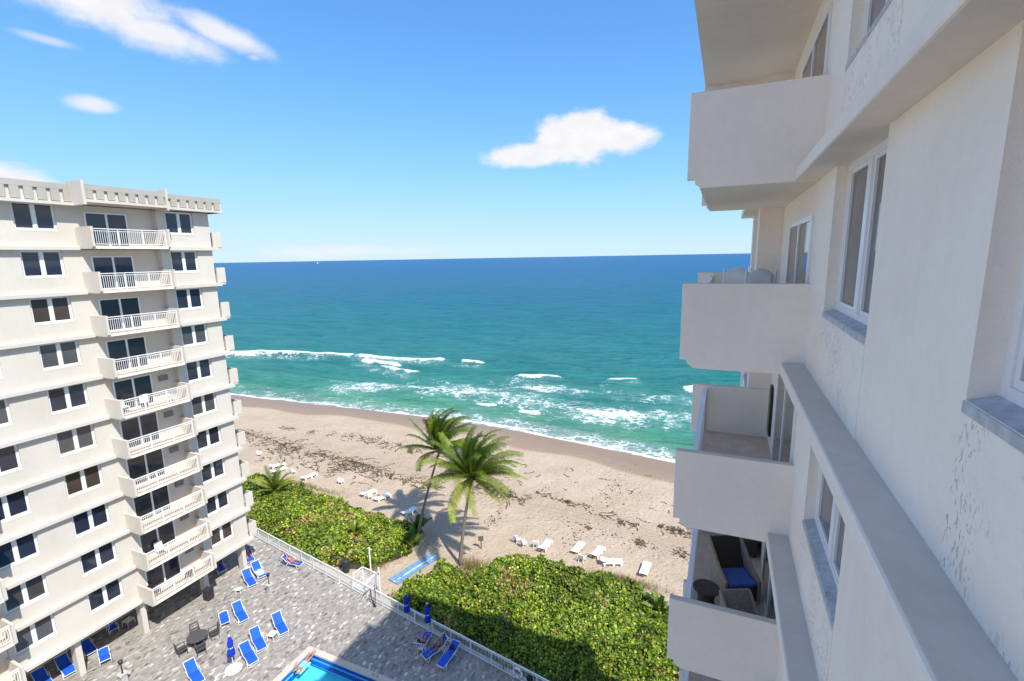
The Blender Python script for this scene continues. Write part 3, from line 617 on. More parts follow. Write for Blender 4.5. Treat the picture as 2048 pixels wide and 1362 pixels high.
def shrub_patch(P, dens, seed, hmax, label, dry=.28, size=(.06, .115)):
    xs = [p[0] for p in P]; ys = [p[1] for p in P]; area = (max(xs) - min(xs)) * (max(ys) - min(ys)); k = int(area * dens)
    x = rng.uniform(min(xs), max(xs), k); y = rng.uniform(min(ys), max(ys), k)
    w = in_poly(x + (vnoise(x, y, 1.0, seed + 3) - .5) * 1.1, y + (vnoise(x, y, 1.0, seed + 4) - .5) * 1.1, P); x, y = x[w], y[w]; k = len(x)
    gap = vnoise(x, y, .75, seed + 9) * .6 + vnoise(x, y, 2.2, seed + 10) * .4; w = (gap > .30) | (rng.random(k) < .25); x, y = x[w], y[w]; k = len(x)
    h = canopy(x, y, P, seed, hmax); depth = rng.random(k) ** 1.4 * .5; z = np.maximum(h - depth + .05, sand_z(x, y) + .03)
    gx = (canopy(x + .3, y, P, seed, hmax) - h) / .3; gy = (canopy(x, y + .3, P, seed, hmax) - h) / .3
    Nn = np.stack([-gx * .7 + rng.normal(0, .75, k), -gy * .7 + rng.normal(0, .75, k), np.full(k, 1.0)], 1)
    cols = leaf_colors(x, y, seed + 20, dry); S = rng.uniform(*size, k) * (.75 + .6 * vnoise(x, y, 4.5, seed + 31))
    lm = leaves_mesh(np.stack([x, y, z], 1), Nn, S, cols, 'dune_shrubs', [LEAF])
    o = bpy.data.objects.new('dune_shrubs', lm); COL.objects.link(o); tag(o, label, 'shrubs', None, 'stuff')
    # bare grey-brown twigs poking through the leaves
    kt = int(k * .012); j = rng.integers(0, k, kt); b0 = np.stack([x[j], y[j], z[j] - .25], 1); a_ = rng.random(kt) * 6.28; ln = rng.uniform(.25, .6, kt); t0 = b0 + np.stack([np.cos(a_) * ln * .6, np.sin(a_) * ln * .6, ln * .75], 1); wv = np.stack([-np.sin(a_) * .012, np.cos(a_) * .012, 0 * a_], 1)
    tm = npmesh('bare_twigs', np.stack([b0 - wv, b0 + wv, t0 + wv * .4, t0 - wv * .4], 1).reshape(-1, 3), np.arange(kt * 4).reshape(kt, 4)); tw = link('bare_twigs', tm, TWIG, o); tw['kind'] = 'stuff'
    # shaded twiggy floor under the leaves, same object kind, one part
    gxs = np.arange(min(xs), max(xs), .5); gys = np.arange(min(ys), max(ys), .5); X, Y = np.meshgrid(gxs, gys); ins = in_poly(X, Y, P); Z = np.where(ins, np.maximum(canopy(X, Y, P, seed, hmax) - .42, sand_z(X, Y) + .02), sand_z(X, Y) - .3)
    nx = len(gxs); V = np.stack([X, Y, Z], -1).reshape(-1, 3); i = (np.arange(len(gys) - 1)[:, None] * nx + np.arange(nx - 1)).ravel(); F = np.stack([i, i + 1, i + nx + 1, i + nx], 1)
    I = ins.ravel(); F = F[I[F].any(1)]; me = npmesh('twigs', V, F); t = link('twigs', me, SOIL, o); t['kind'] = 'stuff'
P1 = [(-76, 36), (-70, 41.5), (-60, 41.0), (-54.4, 39.6), (-53.5, 40.4), (-48.4, 40.1), (-42.3, 39.0), (-37.1, 38.5), (-33.6, 38.1), (-30.1, 37.3), (-27.6, 37.2), (-26.4, 35.6), (-25.9, 34.1), (-26.5, 32.5), (-27.3, 30.9), (-28.2, 30.0), (-29.4, 29.6), (-32.5, 29.15), (-35.8, 29.6), (-39.4, 30.1), (-42.6, 30.4), (-50, 31.6), (-60, 33), (-76, 35)]
shrub_patch(P1, 260, 40, 1.15, 'dense green dune shrubs between the sunlit block and the sand', .30)
P2 = [(-22.9, 27.2), (-23.3, 29.0), (-22.9, 30.5), (-22.3, 31.2), (-22.2, 32.5), (-21.0, 33.4), (-19.6, 32.8), (-18.8, 32.4), (-18.0, 34.0), (-18.0, 36.0), (-16.3, 37.4), (-13.5, 37.2), (-10.5, 36.7), (-8.5, 37.0), (-7.2, 36.8), (-4.2, 36.2), (-2.0, 34.2), (3, 33.5), (9, 32), (9, 21.6), (0, 23.0), (-10, 24.75), (-20.6, 26.55)]
shrub_patch(P2, 270, 60, 1.25, 'yellow green dune shrubs beyond the fence by the taller building', .26, (.06, .12))
P3 = [(-5.6, 37.6), (-4.4, 37.3), (-2.6, 35.6), (-2.4, 34.6), (-4.0, 36.2)]
def grass_tufts(cx, cy, rx, ry, k, h, label, col):
    x = rng.normal(cx, rx, k); y = rng.normal(cy, ry, k); z = sand_z(x, y); a = rng.random(k) * 6.28; L = rng.uniform(.5, 1, k) * h
    dx, dy = np.cos(a), np.sin(a); w = .012; b = np.stack([x, y, z], 1); px = np.stack([-dy * w, dx * w, 0 * z], 1)
    m1 = b + np.stack([dx * L * .2, dy * L * .2, L * .7], 1); tp = b + np.stack([dx * L * .6, dy * L * .6, L * .9], 1)
    V = np.stack([b - px, b + px, m1 + px * .8, m1 - px * .8, tp], 1).reshape(-1, 3); i = np.arange(k) * 5
    F = np.concatenate([np.stack([i, i + 1, i + 2], 1), np.stack([i, i + 2, i + 3], 1), np.stack([i + 3, i + 2, i + 4], 1)]); me = npmesh('dune_grass', V, F)
    ca = me.color_attributes.new('lc', 'FLOAT_COLOR', 'POINT'); cc = np.ones((k * 5, 4), np.float32); cc[:, :3] = np.repeat(np.array(col)[rng.integers(0, len(col), k)] * rng.uniform(.7, 1.2, (k, 1)), 5, 0); ca.data.foreach_set('color', cc.ravel())
    o = link('dune_grass', me, LEAF); tag(o, label, 'grass', None, 'stuff')
DRY = [(.30, .20, .06), (.22, .18, .04), (.16, .19, .03), (.34, .26, .12)]
grass_tufts(-19.3, 34.2, .7, .6, 900, .6, 'dry straw coloured grass tuft at the foot of the palm', DRY)
grass_tufts(-6.5, 37.6, 1.6, .35, 1100, .5, 'dry grass along the shrub edge behind the white sun loungers', DRY)
grass_tufts(-27.3, 31.6, .35, 1.5, 900, .4, 'rusty dry creepers along the shrub edge beside the sandy path', [(.30, .13, .03), (.26, .18, .03), (.18, .17, .03)])
grass_tufts(-47, 40.6, 3.2, .35, 1300, .45, 'ochre dry grass on the sea side of the green shrubs', DRY)
BARK = mat('palm_bark', (.20, .165, .13), .9, .3, 6, .5, 25, stretch=(1, 1, 7))
RACH = mat('frond_stem', (.26, .25, .05), .6, .25, 4)
def frond_mesh(start, az, elev, L, droop, wind, tw, hue, n=30, ll=.86, name='frond'):
    p = Vector(start); d = Vector((math.sin(az) * math.cos(elev), math.cos(az) * math.cos(elev), math.sin(elev))); st = L / n; pts = [p.copy()]; ds = [d.copy()]
    for i in range(n):
        s = (i + 1) / n; d = (d + Vector((wind[0], wind[1], -droop)) * st * (.12 + 1.25 * s * s)).normalized(); p = p + d * st; pts.append(p.copy()); ds.append(d.copy())
    V = []; F = []; Cc = []
    g = np.array((.045, .115, .012)) * (1 - hue) + np.array((.24, .29, .02)) * hue
    def col(f): 
        c = g * (.45 + .95 * random.random()) * (.75 + .5 * f); tip = np.array((.40, .38, .03)); return c * (1 - .55 * f * hue) + tip * .55 * f * hue
    # stem
    for i in range(n + 1):
        r = .030 * (1 - i / n) + .006; side = ds[i].cross(Vector((0, 0, 1))); side = side.normalized() if side.length > .05 else Vector((1, 0, 0))
        upv = side.cross(ds[i]); b = len(V)
        V += [pts[i] + side * r, pts[i] + upv * r, pts[i] - side * r, pts[i] - upv * r]; Cc += [(.24, .22, .04)] * 4
        if i: F += [(b - 4 + a, b - 4 + (a + 1) % 4, b + (a + 1) % 4, b + a) for a in range(4)]
    m = int(n * 3.2)
    for i in range(3, m):
        f = i / m; j = min(int(f * n), n - 1); fr = f * n - j; P = pts[j].lerp(pts[j + 1], fr); D = ds[j]
        side = D.cross(Vector((0, 0, 1))); side = side.normalized() if side.length > .05 else Vector((1, 0, 0)); upv = side.cross(D)
        side, upv = side * math.cos(tw) + upv * math.sin(tw), upv * math.cos(tw) - side * math.sin(tw)
        l = ll * (math.sin(min(1, f * 1.25 + .18) * math.pi * .62) * (1 - .45 * max(0, f - .7) / .3)) * random.uniform(.85, 1.1)
        for sg in (-1, 1):
            dr = (side * sg * .8 + D * .55 + upv * .28 * random.uniform(.4, 1.2)).normalized(); wv = D * .027 * (1.15 - .5 * f)
            q1 = P + dr * l * .5; dr2 = (dr + Vector((wind[0] * .5, wind[1] * .5, -.95 - .7 * random.random()))).normalized(); q2 = q1 + dr2 * l * .5
            b = len(V); V += [P - wv, P + wv, q1 + wv * 1.15, q1 - wv * 1.15, q2]; c = col(f); Cc += [tuple(c)] * 5; F += [(b, b + 1, b + 2, b + 3), (b + 3, b + 2, b + 4)]
    me = bpy.data.meshes.new(name); me.from_pydata([tuple(v) for v in V], [], F); me.update()
    ca = me.color_attributes.new('lc', 'FLOAT_COLOR', 'POINT'); cc = np.ones((len(V), 4), np.float32); cc[:, :3] = np.array(Cc); ca.data.foreach_set('color', cc.ravel()); return me
def palm(base, heart, label, fronds, wind=(.28, .04), r0=.17, r1=.10, bend=.4):
    base = Vector(base); heart = Vector(heart); t = thing('palm_tree', label, 'palm tree', base)
    pts = []; H = heart - base
    for i in range(15):
        s = i / 14; q = H * s; q = Vector((H.x * (s ** (1 + bend)), H.y * (s ** (1 + bend)), H.z * s)); pts.append(q + Vector((0, 0, -.25 if i == 0 else 0)))
    rs = [(r0 * (1 - i / 14) + r1 * i / 14) * (1.55 if i == 0 else 1.15 if i == 1 else 1) + (.012 if i % 2 else 0) for i in range(15)]
    m = MB(); m.tube(pts, rs, 10); m.build('trunk', BARK, t, smooth=True)
    m = MB(); m.tube([H - Vector((0, 0, .35)), H + Vector((0, 0, .15)), H + Vector((0, 0, .5))], [r1 * 1.25, r1 * 1.7, .04], 9); m.build('crown_shaft', RACH, t, smooth=True)
    for fr in fronds:
        az, el, L, droop, tw, hue = fr; off = Vector((math.sin(az), math.cos(az), .6)) * .10
        me = frond_mesh(H + off, az, el, L, droop, wind, tw, hue); link('frond', me, FROND, t)
    for i in range(5):
        a = i * 1.3; c = MB(); c.lathe([(.02, -.11), (.085, -.06), (.10, 0), (.08, .07), (.02, .11)], (H.x + .2 * math.cos(a), H.y + .2 * math.sin(a), H.z - .12), 8); c.build('coconut', mat('coconut', (.30, .17, .03), .6, .3, 5), t, smooth=True)
    return t
def ring(n, el0, el1, L0, L1, dr0, dr1, seed, hue0=.0, hue1=.8, skip=None):
    r = random.Random(seed); out = []
    for i in range(n):
        az = i * 2.39996 + r.uniform(-.2, .2); s = i / max(1, n - 1); el = el0 + (el1 - el0) * s + r.uniform(-.12, .12)
        out.append((az, el, r.uniform(L0, L1), r.uniform(dr0, dr1), r.uniform(-.5, .5), min(1, max(0, hue0 + (hue1 - hue0) * (1 - s) + r.uniform(-.2, .2)))))
    return out
palm((-20.7, 34.25, -.85), (-19.65, 35.1, 7.35), 'tall coconut palm with full wind blown crown and upright trunk beside the path', ring(40, -.05, 1.4, 4.2, 5.3, .32, .52, 3, .0, .6))
palm((-26.3, 35.55, -.8), (-24.9, 38.2, 7.9), 'leaning coconut palm with narrow bent plume beside the green shrubs', ring(30, .05, 1.5, 3.9, 5.0, .30, .50, 5, .0, .4), (.36, .04), .15, .085, .25)
def low_palm(x, y, n, L, label, seed, hue=.3, h=.5):
    z = float(sand_z(x, y)); t = thing('young_palm', label, 'palm', (x, y, z)); m = MB(); m.tube([(0, 0, -.2), (0, 0, h * .6), (.05, 0, h)], [.14, .12, .09], 8); m.build('trunk', BARK, t)
    for fr in ring(n, .35, 1.3, L * .8, L * 1.1, .38, .55, seed, 0, hue * 1.5):
        az, el, l, dr, tw, hu = fr; link('frond', frond_mesh(Vector((0, 0, h)), az, el, l, dr, (.12, .03), tw, hu, 18, .5), FROND, t)
low_palm(-46.3, 36.3, 15, 3.0, 'bushy young palm rising from the shrubs beside the sunlit block', 11, .5, 1.4)
low_palm(-31.9, 33.4, 9, 1.3, 'small pale young palm in the middle of the green shrubs', 12, .6, 1.0)
low_palm(-26.9, 36.6, 10, 1.7, 'dark young palm at the foot of the leaning palm', 13, .0, .8)
low_palm(-26.4, 34.6, 9, 1.5, 'young palm on the shrub corner beside the sandy path', 14, .15, .6)
low_palm(-3.2, 33.4, 9, 1.6, 'young palm half hidden behind the taller building at the shrub edge', 15, .2, .9)
# ------------------------------------------------------------------ seaweed wrack on the sand
def wrack():
    lines = [([(-80, 53.0), (-71.9, 52.1), (-61.7, 50.3), (-50.8, 49.4), (-46.8, 49.1), (-40.8, 48.0), (-34.7, 47.3), (-30, 46.8)], .6, 1200), ([(-75, 50.5), (-64, 48.6), (-55, 47.2), (-48, 46.6), (-43, 46.8), (-38, 46.2)], 1.1, 500), ([(-70, 56.5), (-64, 56.3), (-50.6, 57.7), (-46, 56.2), (-42.7, 57.4), (-36, 54)], 1.0, 900),
             ([(-27, 49.5), (-24, 48.6), (-21.5, 48.2)], .6, 450), ([(-19.6, 50.6), (-18.0, 50.0), (-15.5, 49.6), (-12.5, 48.8), (-10, 48.1), (-8.9, 47.5), (-6.4, 47.9)], .3, 220), ([(-5.2, 48.3), (-3.4, 48.1), (0, 47.5), (4, 47)], .5, 700), ([(-16, 45.7), (-11, 45.0), (-5, 44.2), (0, 43.5)], .45, 330), ([(-58, 60), (-30, 58), (-5, 54)], 3.5, 300), ([(-34, 44), (-20, 43), (-4, 42)], 1.8, 150)]
    P = []; Sz = []
    for pl, sd, k in lines:
        pl = np.array(pl); seg = np.hypot(*np.diff(pl, axis=0).T); t = np.cumsum(seg) / seg.sum(); u = rng.random(k)
        cl = rng.integers(0, max(4, k // 45), k); cen = rng.random(max(4, k // 45) + 1); u = np.clip(np.where(rng.random(k) < .75, cen[cl] + rng.normal(0, .012, k), u), 0, 1); tt = np.concatenate([[0], t])
        x = np.interp(u, tt, pl[:, 0]); y = np.interp(u, tt, pl[:, 1]) + rng.normal(0, sd, k) * (.35 + cen[cl]); P.append(np.stack([x, y], 1)); Sz.append(rng.uniform(.03, .13, k))
    for (xa, ya, xb, yb, sp, ns) in ((-74, 52.0, -58, 50.0, 1.3, 100), (-62, 49.8, -44, 48.4, 1.1, 150), (-46, 48.6, -31, 46.6, .7, 110), (-60, 46.8, -40, 46.2, 1.3, 90), (-56, 57.5, -36, 55.5, .8, 60), (-27, 49.2, -20, 48.0, .6, 80), (-20, 50.3, -7, 47.6, .35, 40), (-6, 48.3, 3, 46.8, .6, 40), (-30, 56, -2, 53, 3, 40)):
        for _ in range(ns):
            u = rng.random(); px, py = xa + (xb - xa) * u, ya + (yb - ya) * u + rng.normal(0, sp); hd = rng.normal(math.atan2(yb - ya, xb - xa), .55); q = int(rng.integers(4, 15)); st = rng.uniform(.07, .13)
            for j in range(q): P.append(np.array([[px, py]])); Sz.append(np.array([rng.uniform(.05, .12)])); hd += rng.normal(0, .25); px += math.cos(hd) * st; py += math.sin(hd) * st
    P = np.concatenate(P); S = np.concatenate(Sz); k = len(P); z = sand_z(P[:, 0], P[:, 1]) + .025; Nn = np.stack([rng.normal(0, .35, k), rng.normal(0, .35, k), np.ones(k)], 1)
    cols = np.array([(.11, .085, .055), (.16, .12, .075), (.08, .065, .045), (.20, .15, .10)])[rng.integers(0, 4, k)] * rng.uniform(.7, 1.2, (k, 1))
    me = leaves_mesh(np.concatenate([P, z[:, None]], 1), Nn, S, cols, 'seaweed', [LEAF]); o = bpy.data.objects.new('seaweed', me); COL.objects.link(o); tag(o, 'dark seaweed wrack strewn in lines along the beach', 'seaweed', None, 'stuff')
wrack()
# ------------------------------------------------------------------ deck fence, gate landing, posts
def fence():
    t = thing('railing_fence', 'long white picket railing along the sea edge of the paved deck', 'fence', (-20, fence_y(-20), 0))
    A, B = Vector((-42.0, fence_y(-42.0), 0)), Vector((.9, fence_y(.9), 0)); L = (B - A).length; n = 25; d = (B - A) / n
    for z, w, h, nm in ((1.08, .075, .05, 'top_rail'), (.95, .035, .035, 'upper_rail'), (.10, .04, .045, 'bottom_rail')):
        m = MB(); m.bar(A + Vector((0, 0, z)), B + Vector((0, 0, z)), w, h); m.build(nm, RAILW, t, True)
    for i in range(n + 1):
        p = A + d * i; m = MB(); m.box(p.x - .03, p.x + .03, p.y - .03, p.y + .03, 0.002, 1.055); m.build('post', RAILW, t, True)
    for i in range(n):
        m = MB(); k = 15
        for j in range(1, k): p = A + d * (i + j / k); m.box(p.x - .009, p.x + .009, p.y - .009, p.y + .009, .122, .933)
        stuff(m.build('pickets', RAILW, t, True))
    # short return to the sunlit block
    m = MB(); C = Vector((-43.2, 27.0, 0)); m.bar(A + Vector((0, 0, 1.08)), C + Vector((0, 0, 1.08)), .07, .05); m.bar(A + Vector((0, 0, .10)), C + Vector((0, 0, .10)), .04, .045)
    for j in range(1, 20): p = A + (C - A) * j / 20; m.box(p.x - .012, p.x + .012, p.y - .012, p.y + .012, .10, 1.07)
    stuff(m.build('return_pickets', RAILW, t, True))
fence()
def gate_landing():
    c = [(-26.9, 27.45), (-26.75, 28.45), (-25.05, 28.2), (-25.22, 27.1)]
    t = thing('gate_landing', 'small railed landing with concrete floor outside the deck fence', 'railing', (-26, 27.8, -.25))
    m = MB(); m.prism([(x, y) for x, y in c], -.9, -.06, 'z'); m.build('floor_slab', CONC, t, True)
    for a, b in ((c[0], c[1]), (c[1], c[2]), (c[2], c[3])):
        m = MB(); m.bar((a[0], a[1], 1.08), (b[0], b[1], 1.08), .09, .05); m.build('top_rail', RAILW, t, True)
        m = MB(); m.bar((a[0], a[1], .05), (b[0], b[1], .05), .04, .04); m.build('bottom_rail', RAILW, t, True)
        m = MB()
        for j in range(1, 12): x, y = a[0] + (b[0] - a[0]) * j / 12, a[1] + (b[1] - a[1]) * j / 12; m.box(x - .012, x + .012, y - .012, y + .012, .07, 1.055)
        stuff(m.build('pickets', RAILW, t, True))
    for x, y in c: m = MB(); m.box(x - .035, x + .035, y - .035, y + .035, -.06, 1.055); m.build('post', RAILW, t, True)
gate_landing()
def post(x, y, z0, z1, label, name, cross):
    t = thing(name, label, 'post', (x, y, z0)); h = z1 - z0; m = MB(); m.tube([(0, 0, 0), (0, 0, h)], .06, 10); m.build('pole', RAILW, t)
    m = MB(); m.lathe([(.075, 0), (.08, .04), (.02, .07)], (0, 0, h), 10); m.build('cap', RAILW, t)
    if cross: m = MB(); m.tube([(-.28, 0, h - .12), (-.12, 0, h - .06), (.12, 0, h - .06), (.28, 0, h - .12)], .025, 6); m.build('shower_arm', FRAME, t)
    else: m = MB(); m.box(-.05, .05, -.1, -.055, h - .5, h - .35); m.build('latch_box', BLACK, t)
post(-27.3, 30.0, -.62, 1.75, 'slim white shower post with arms at the shrub edge', 'shower_post', True)
post(-24.45, 27.75, -.55, 2.0, 'white round post beside the railed landing', 'gate_post', False)
def bin_(x, y, z, label, r=.30, h=.85):
    t = thing('trash_bin', label, 'bin', (x, y, z)); m = MB(); m.lathe([(r * .88, 0), (r, h * .9), (r, h)], (0, 0, 0), 14); m.build('body', BINGREY, t, smooth=False)
    m = MB(); m.lathe([(r * 1.06, 0), (r * 1.06, .06), (r * .8, .13), (.05, .15)], (0, 0, h), 14); m.build('lid', BINGREY, t)
    m = MB(); m.lathe([(r * 1.02, 0), (r * 1.02, .04)], (0, 0, h * .55), 14); m.build('band', BLACK, t)
bin_(-29.4, 29.25, -.55, 'dark round trash bin beside the shrubs just outside the fence', .33, 1.0)
def square_bin(x, y):
    t = thing('trash_bin', 'black square trash bin against the deck side column', 'bin', (x, y, 0), rad(8)); m = MB(); m.box(-.27, .27, -.27, .27, .03, .85); m.build('body', BINGREY, t, bevel=.02)
    m = MB(); m.box(-.30, .30, -.30, .30, .85, .93); m.build('lid', BINGREY, t, bevel=.02); m = MB(); m.box(-.24, .24, -.24, .24, .0, .03); m.build('base', BLACK, t)
    m = MB(); m.box(.27, .29, -.18, .18, .62, .76); m.build('flap', BLACK, t)
square_bin(-36.62, 21.75)
def lamp(x, y, label):
    t = thing('lamp_post', label, 'lamp', (x, y, 0)); m = MB(); m.box(-.17, .17, -.17, .17, 0, .62); m.build('pedestal', CONC, t, bevel=.015); m = MB(); m.box(-.25, .25, -.25, .25, .62, .72); m.build('cap_stone', CONC, t, bevel=.015)
    m = MB(); m.tube([(0, 0, .72), (0, 0, .80), (0, 0, 1.35)], [.07, .035, .035], 8); m.build('pole', BLACK, t); m = MB(); m.lathe([(.06, 0), (.11, .05), (.13, .22), (.15, .24), (.03, .34)], (0, 0, 1.35), 8); m.build('lantern', BLACK, t)
lamp(-32.8, 24.25, 'black lantern on a square stone pedestal beside the sun loungers'); lamp(-34.2, 14.4, 'black lantern on a stone pedestal by the single blue chair')
def stick():
    t = thing('folded_stand', 'dark folded metal stand leaning against the deck fence', 'stand', (-24.4, 26.3, 0)); m = MB()
    m.tube([(-.85, .22, .03), (-.6, .25, .45), (-.05, .35, .9)], .03, 6); m.build('arm', BLACK, t); m = MB(); m.tube([(.72, -.18, .03), (.3, .0, .4), (-.05, .35, .9), (-.1, .36, 1.0)], .045, 6); m.build('leg', BLACK, t); m = MB(); m.tube([(.75, -.16, .03), (.62, .1, .8), (.5, .25, 1.5)], .035, 6); m.build('leg', BLACK, t)
    m = MB(); m.box(.62, .85, -.27, -.08, 0.001, .04); m.build('foot', BLACK, t)
stick()
# blue beach mat: slatted panels rolled over the sand
def mat_path():
    t = thing('beach_mat', 'pale blue walkway mat running from the landing down onto the sand', 'mat', (-24.2, 32.2, -.7)); a0, a1, b0, b1 = Vector((-25.25, 29.75, 0)), Vector((-24.1, 29.5, 0)), Vector((-24.15, 34.7, 0)), Vector((-22.95, 34.35, 0))
    mm = mat('blue_mat', (.16, .30, .46), .7, .12, 5, .2, 50); mw = mat('pale_mat_stripe', (.48, .62, .66), .7, .08, 5)
    zz = lambda p: float(np.max(sand_z(np.array([p.x]), np.array([p.y])))) + .10
    for i in range(8):
        s0, s1 = i / 8 + .003, (i + 1) / 8 - .003; q = [a0.lerp(b0, s0), a1.lerp(b1, s0), a1.lerp(b1, s1), a0.lerp(b0, s1)]; m = MB()
        vs = [Vector((p.x, p.y, zz(p))) for p in q]; m.add(vs + [v - Vector((0, 0, .03)) for v in vs], [(0, 1, 2, 3), (7, 6, 5, 4), (0, 4, 5, 1), (1, 5, 6, 2), (2, 6, 7, 3), (3, 7, 4, 0)]); o = m.build('mat_panel', mm, t, True)
        m = MB(); w = [vs[0].lerp(vs[1], .50), vs[0].lerp(vs[1], .66), vs[3].lerp(vs[2], .66), vs[3].lerp(vs[2], .50)]; m.add([v + Vector((0, 0, .004)) for v in w], [(0, 1, 2, 3)]); m.build('stripe', mw, o, True)
mat_path()
def beach_sign():
    z = float(sand_z(-20.1, 37.2)); t = thing('beach_sign', 'small wooden notice board on a post standing in the sand', 'sign', (-20.1, 37.2, z), rad(20)); w = mat('weathered_wood', (.16, .13, .09), .9, .3, 8)
    m = MB(); m.box(-.05, .05, -.05, .05, -.2, 1.3); m.build('post', w, t); m = MB(); m.box(-.26, .26, -.09, -.05, .85, 1.35); m.build('board', w, t)
beach_sign()
# ------------------------------------------------------------------ sun loungers
def blue_lounger(label, back=.62, group='blue loungers on the deck', arms=True):
    t = thing('sun_lounger', label, 'sun lounger', (0, 0, 0), 0, group); L, W, hy, zs = 1.95, .31, 1.12, .36; ca, sa = math.cos(back), math.sin(back); bl = .86
    bk = lambda s: (hy + s * bl * ca, zs + s * bl * sa)
    for sx in (-1, 1):
        m = MB(); m.tube([(sx * W, -.02, zs - .05), (sx * W, .12, zs), (sx * W, .6, zs + .045), (sx * W, hy, zs)], .022, 7); m.build('side_rail', WPLAST, t, smooth=True)
        m = MB(); y1, z1 = bk(1); m.tube([(sx * W, hy, zs), (sx * W, y1, z1)], .022, 7); m.build('back_rail', WPLAST, t, smooth=True)
        for (ya, yb) in ((.30, .12), (1.2, 1.40)): m = MB(); m.tube([(sx * W, ya, zs), (sx * (W + .03), (ya + yb) / 2, .2), (sx * (W + .03), yb, .018)], .022, 7); m.build('leg', WPLAST, t, smooth=True)
        if arms: m = MB(); m.tube([(sx * (W + .03), .85, zs), (sx * (W + .05), .95, .55), (sx * (W + .05), 1.3, .57), (sx * (W + .02), 1.38, .5)], .018, 6); m.build('armrest', WPLAST, t, smooth=True)
    m = MB(); m.tube([(-W, -.02, zs - .05), (W, -.02, zs - .05)], .022, 7); m.build('foot_bar', WPLAST, t); y1, z1 = bk(1); m = MB(); m.tube([(-W, y1, z1), (W, y1, z1)], .024, 7); m.build('head_bar', WPLAST, t)
    m = MB(); m.tube([(-W - .03, .12, .05), (W + .03, .12, .05)], .015, 6); m.build('stretcher', WPLAST, t)
    def sling(name, f, n):
        m = MB(); rows = []
        for i in range(n + 1):
            y, z = f(i / n); rid = .012 * abs(math.sin(i / n * math.pi * 3)); rows.append([(x * (W - .015), y, z + .018 + rid - .03 * (1 - x * x)) for x in (-1, -.6, 0, .6, 1)])
        m.grid(rows); m.grid([[(p[0], p[1], p[2] - .02) for p in r][::-1] for r in rows]); return m.build(name, BLUE, t, smooth=True, fix=False)
    sling('seat_sling', lambda s: (.02 + s * (hy - .04), zs + .045 * math.sin(min(1, s * 1.0) * math.pi)), 12); sling('back_sling', lambda s: bk(.02 + s * .94), 10)
    return t
def place(proto, first, headp, footp, label=None, z=0):
    rz = head(footp, headp)
    if first: proto.location = (footp[0], footp[1], z); proto.rotation_euler = (0, 0, rz); (label and proto.__setitem__('label', label)); return proto
    return dup(proto, (footp[0], footp[1], z), rz, label)
lg = blue_lounger('blue sling sun lounger beside the small white table on the deck', .72)
place(lg, True, (-29.6, 22.05), (-27.7, 21.2))
place(lg, False, (-33.4, 21.7), (-31.5, 20.95), 'blue sling sun lounger next to the low blue armchair')
place(lg, False, (-29.8, 20.35), (-27.9, 19.55), 'blue sling sun lounger between the closed umbrella and the pool, with its back raised')
lg2 = blue_lounger('blue sling sun lounger lying nearly flat beside the closed umbrella', .40); place(lg2, True, (-29.3, 19.2), (-27.45, 18.5))
place(lg, False, (-31.1, 16.6), (-29.3, 16.1), 'lone blue sling sun lounger on the deck past the umbrella base')
fl = place(lg, False, (-36.25, 25.7), (-34.6, 25.1), 'blue sling sun lounger draped with a patterned towel'); place(lg, False, (-36.3, 24.75), (-34.4, 24.0), 'blue sling sun lounger beside the stone pedestal lamp')
place(lg2, False, (-39.7, 13.6), (-37.9, 13.3), 'blue sun lounger half under the sunlit block beside the column'); place(lg2, False, (-39.7, 12.4), (-37.9, 12.15), 'blue sun lounger half under the sunlit block below the window with blinds')
place(lg2, False, (-40.4, 15.1), (-38.6, 14.8), 'blue sun lounger in shade just past the square column'); place(lg, False, (-38.9, 26.9), (-37.4, 26.2), 'blue sun lounger at the shaded sea corner of the sunlit block')
place(lg, False, (-40.2, 24.9), (-38.5, 24.3), 'blue sun lounger in the shade under the sunlit block behind the end column')
place(lg, False, (-17.9, 24.0), (-18.1, 25.2), 'blue lounger by the fence where the long haired sunbather sits'); place(lg, False, (-16.45, 24.75), (-17.15, 23.2), 'blue lounger by the fence under the reclining sunbather'); place(lg2, False, (-15.6, 24.85), (-15.75, 23.0), 'empty blue lounger by the fence with a dark bag on it')
sb = place(lg, False, (-34.75, 27.35), (-32.85, 27.55), 'lounger under the sunbather beside the fence')
def towel():
    m = MB(); rows = []
    n = NT('patterned_towel'); v = n.voro(n.pos, 6.0, 'F1'); n.out(n.ramp(v, [(0, (.03, .10, .35)), (.35, (.25, .55, .62)), (.6, (.75, .80, .74)), (1, (.70, .72, .55))]), .9)
    for i in range(9):
        s = i / 8; rows.append([(x * .34, .15 + s * 1.0, .43 + .045 * math.sin(s * math.pi) + .02 * math.sin(x * 5 + i) - (.10 if abs(x) > .95 else 0)) for x in (-1, -.6, 0, .6, 1)])
    m.grid(rows); o = m.build('towel', n.m, None, smooth=True); o.location = fl.location; o.rotation_euler = fl.rotation_euler; tag(o, 'pale blue patterned towel spread over a blue lounger', 'towel')
    s = o.modifiers.new('solid', 'SOLIDIFY'); s.thickness = .015
towel()
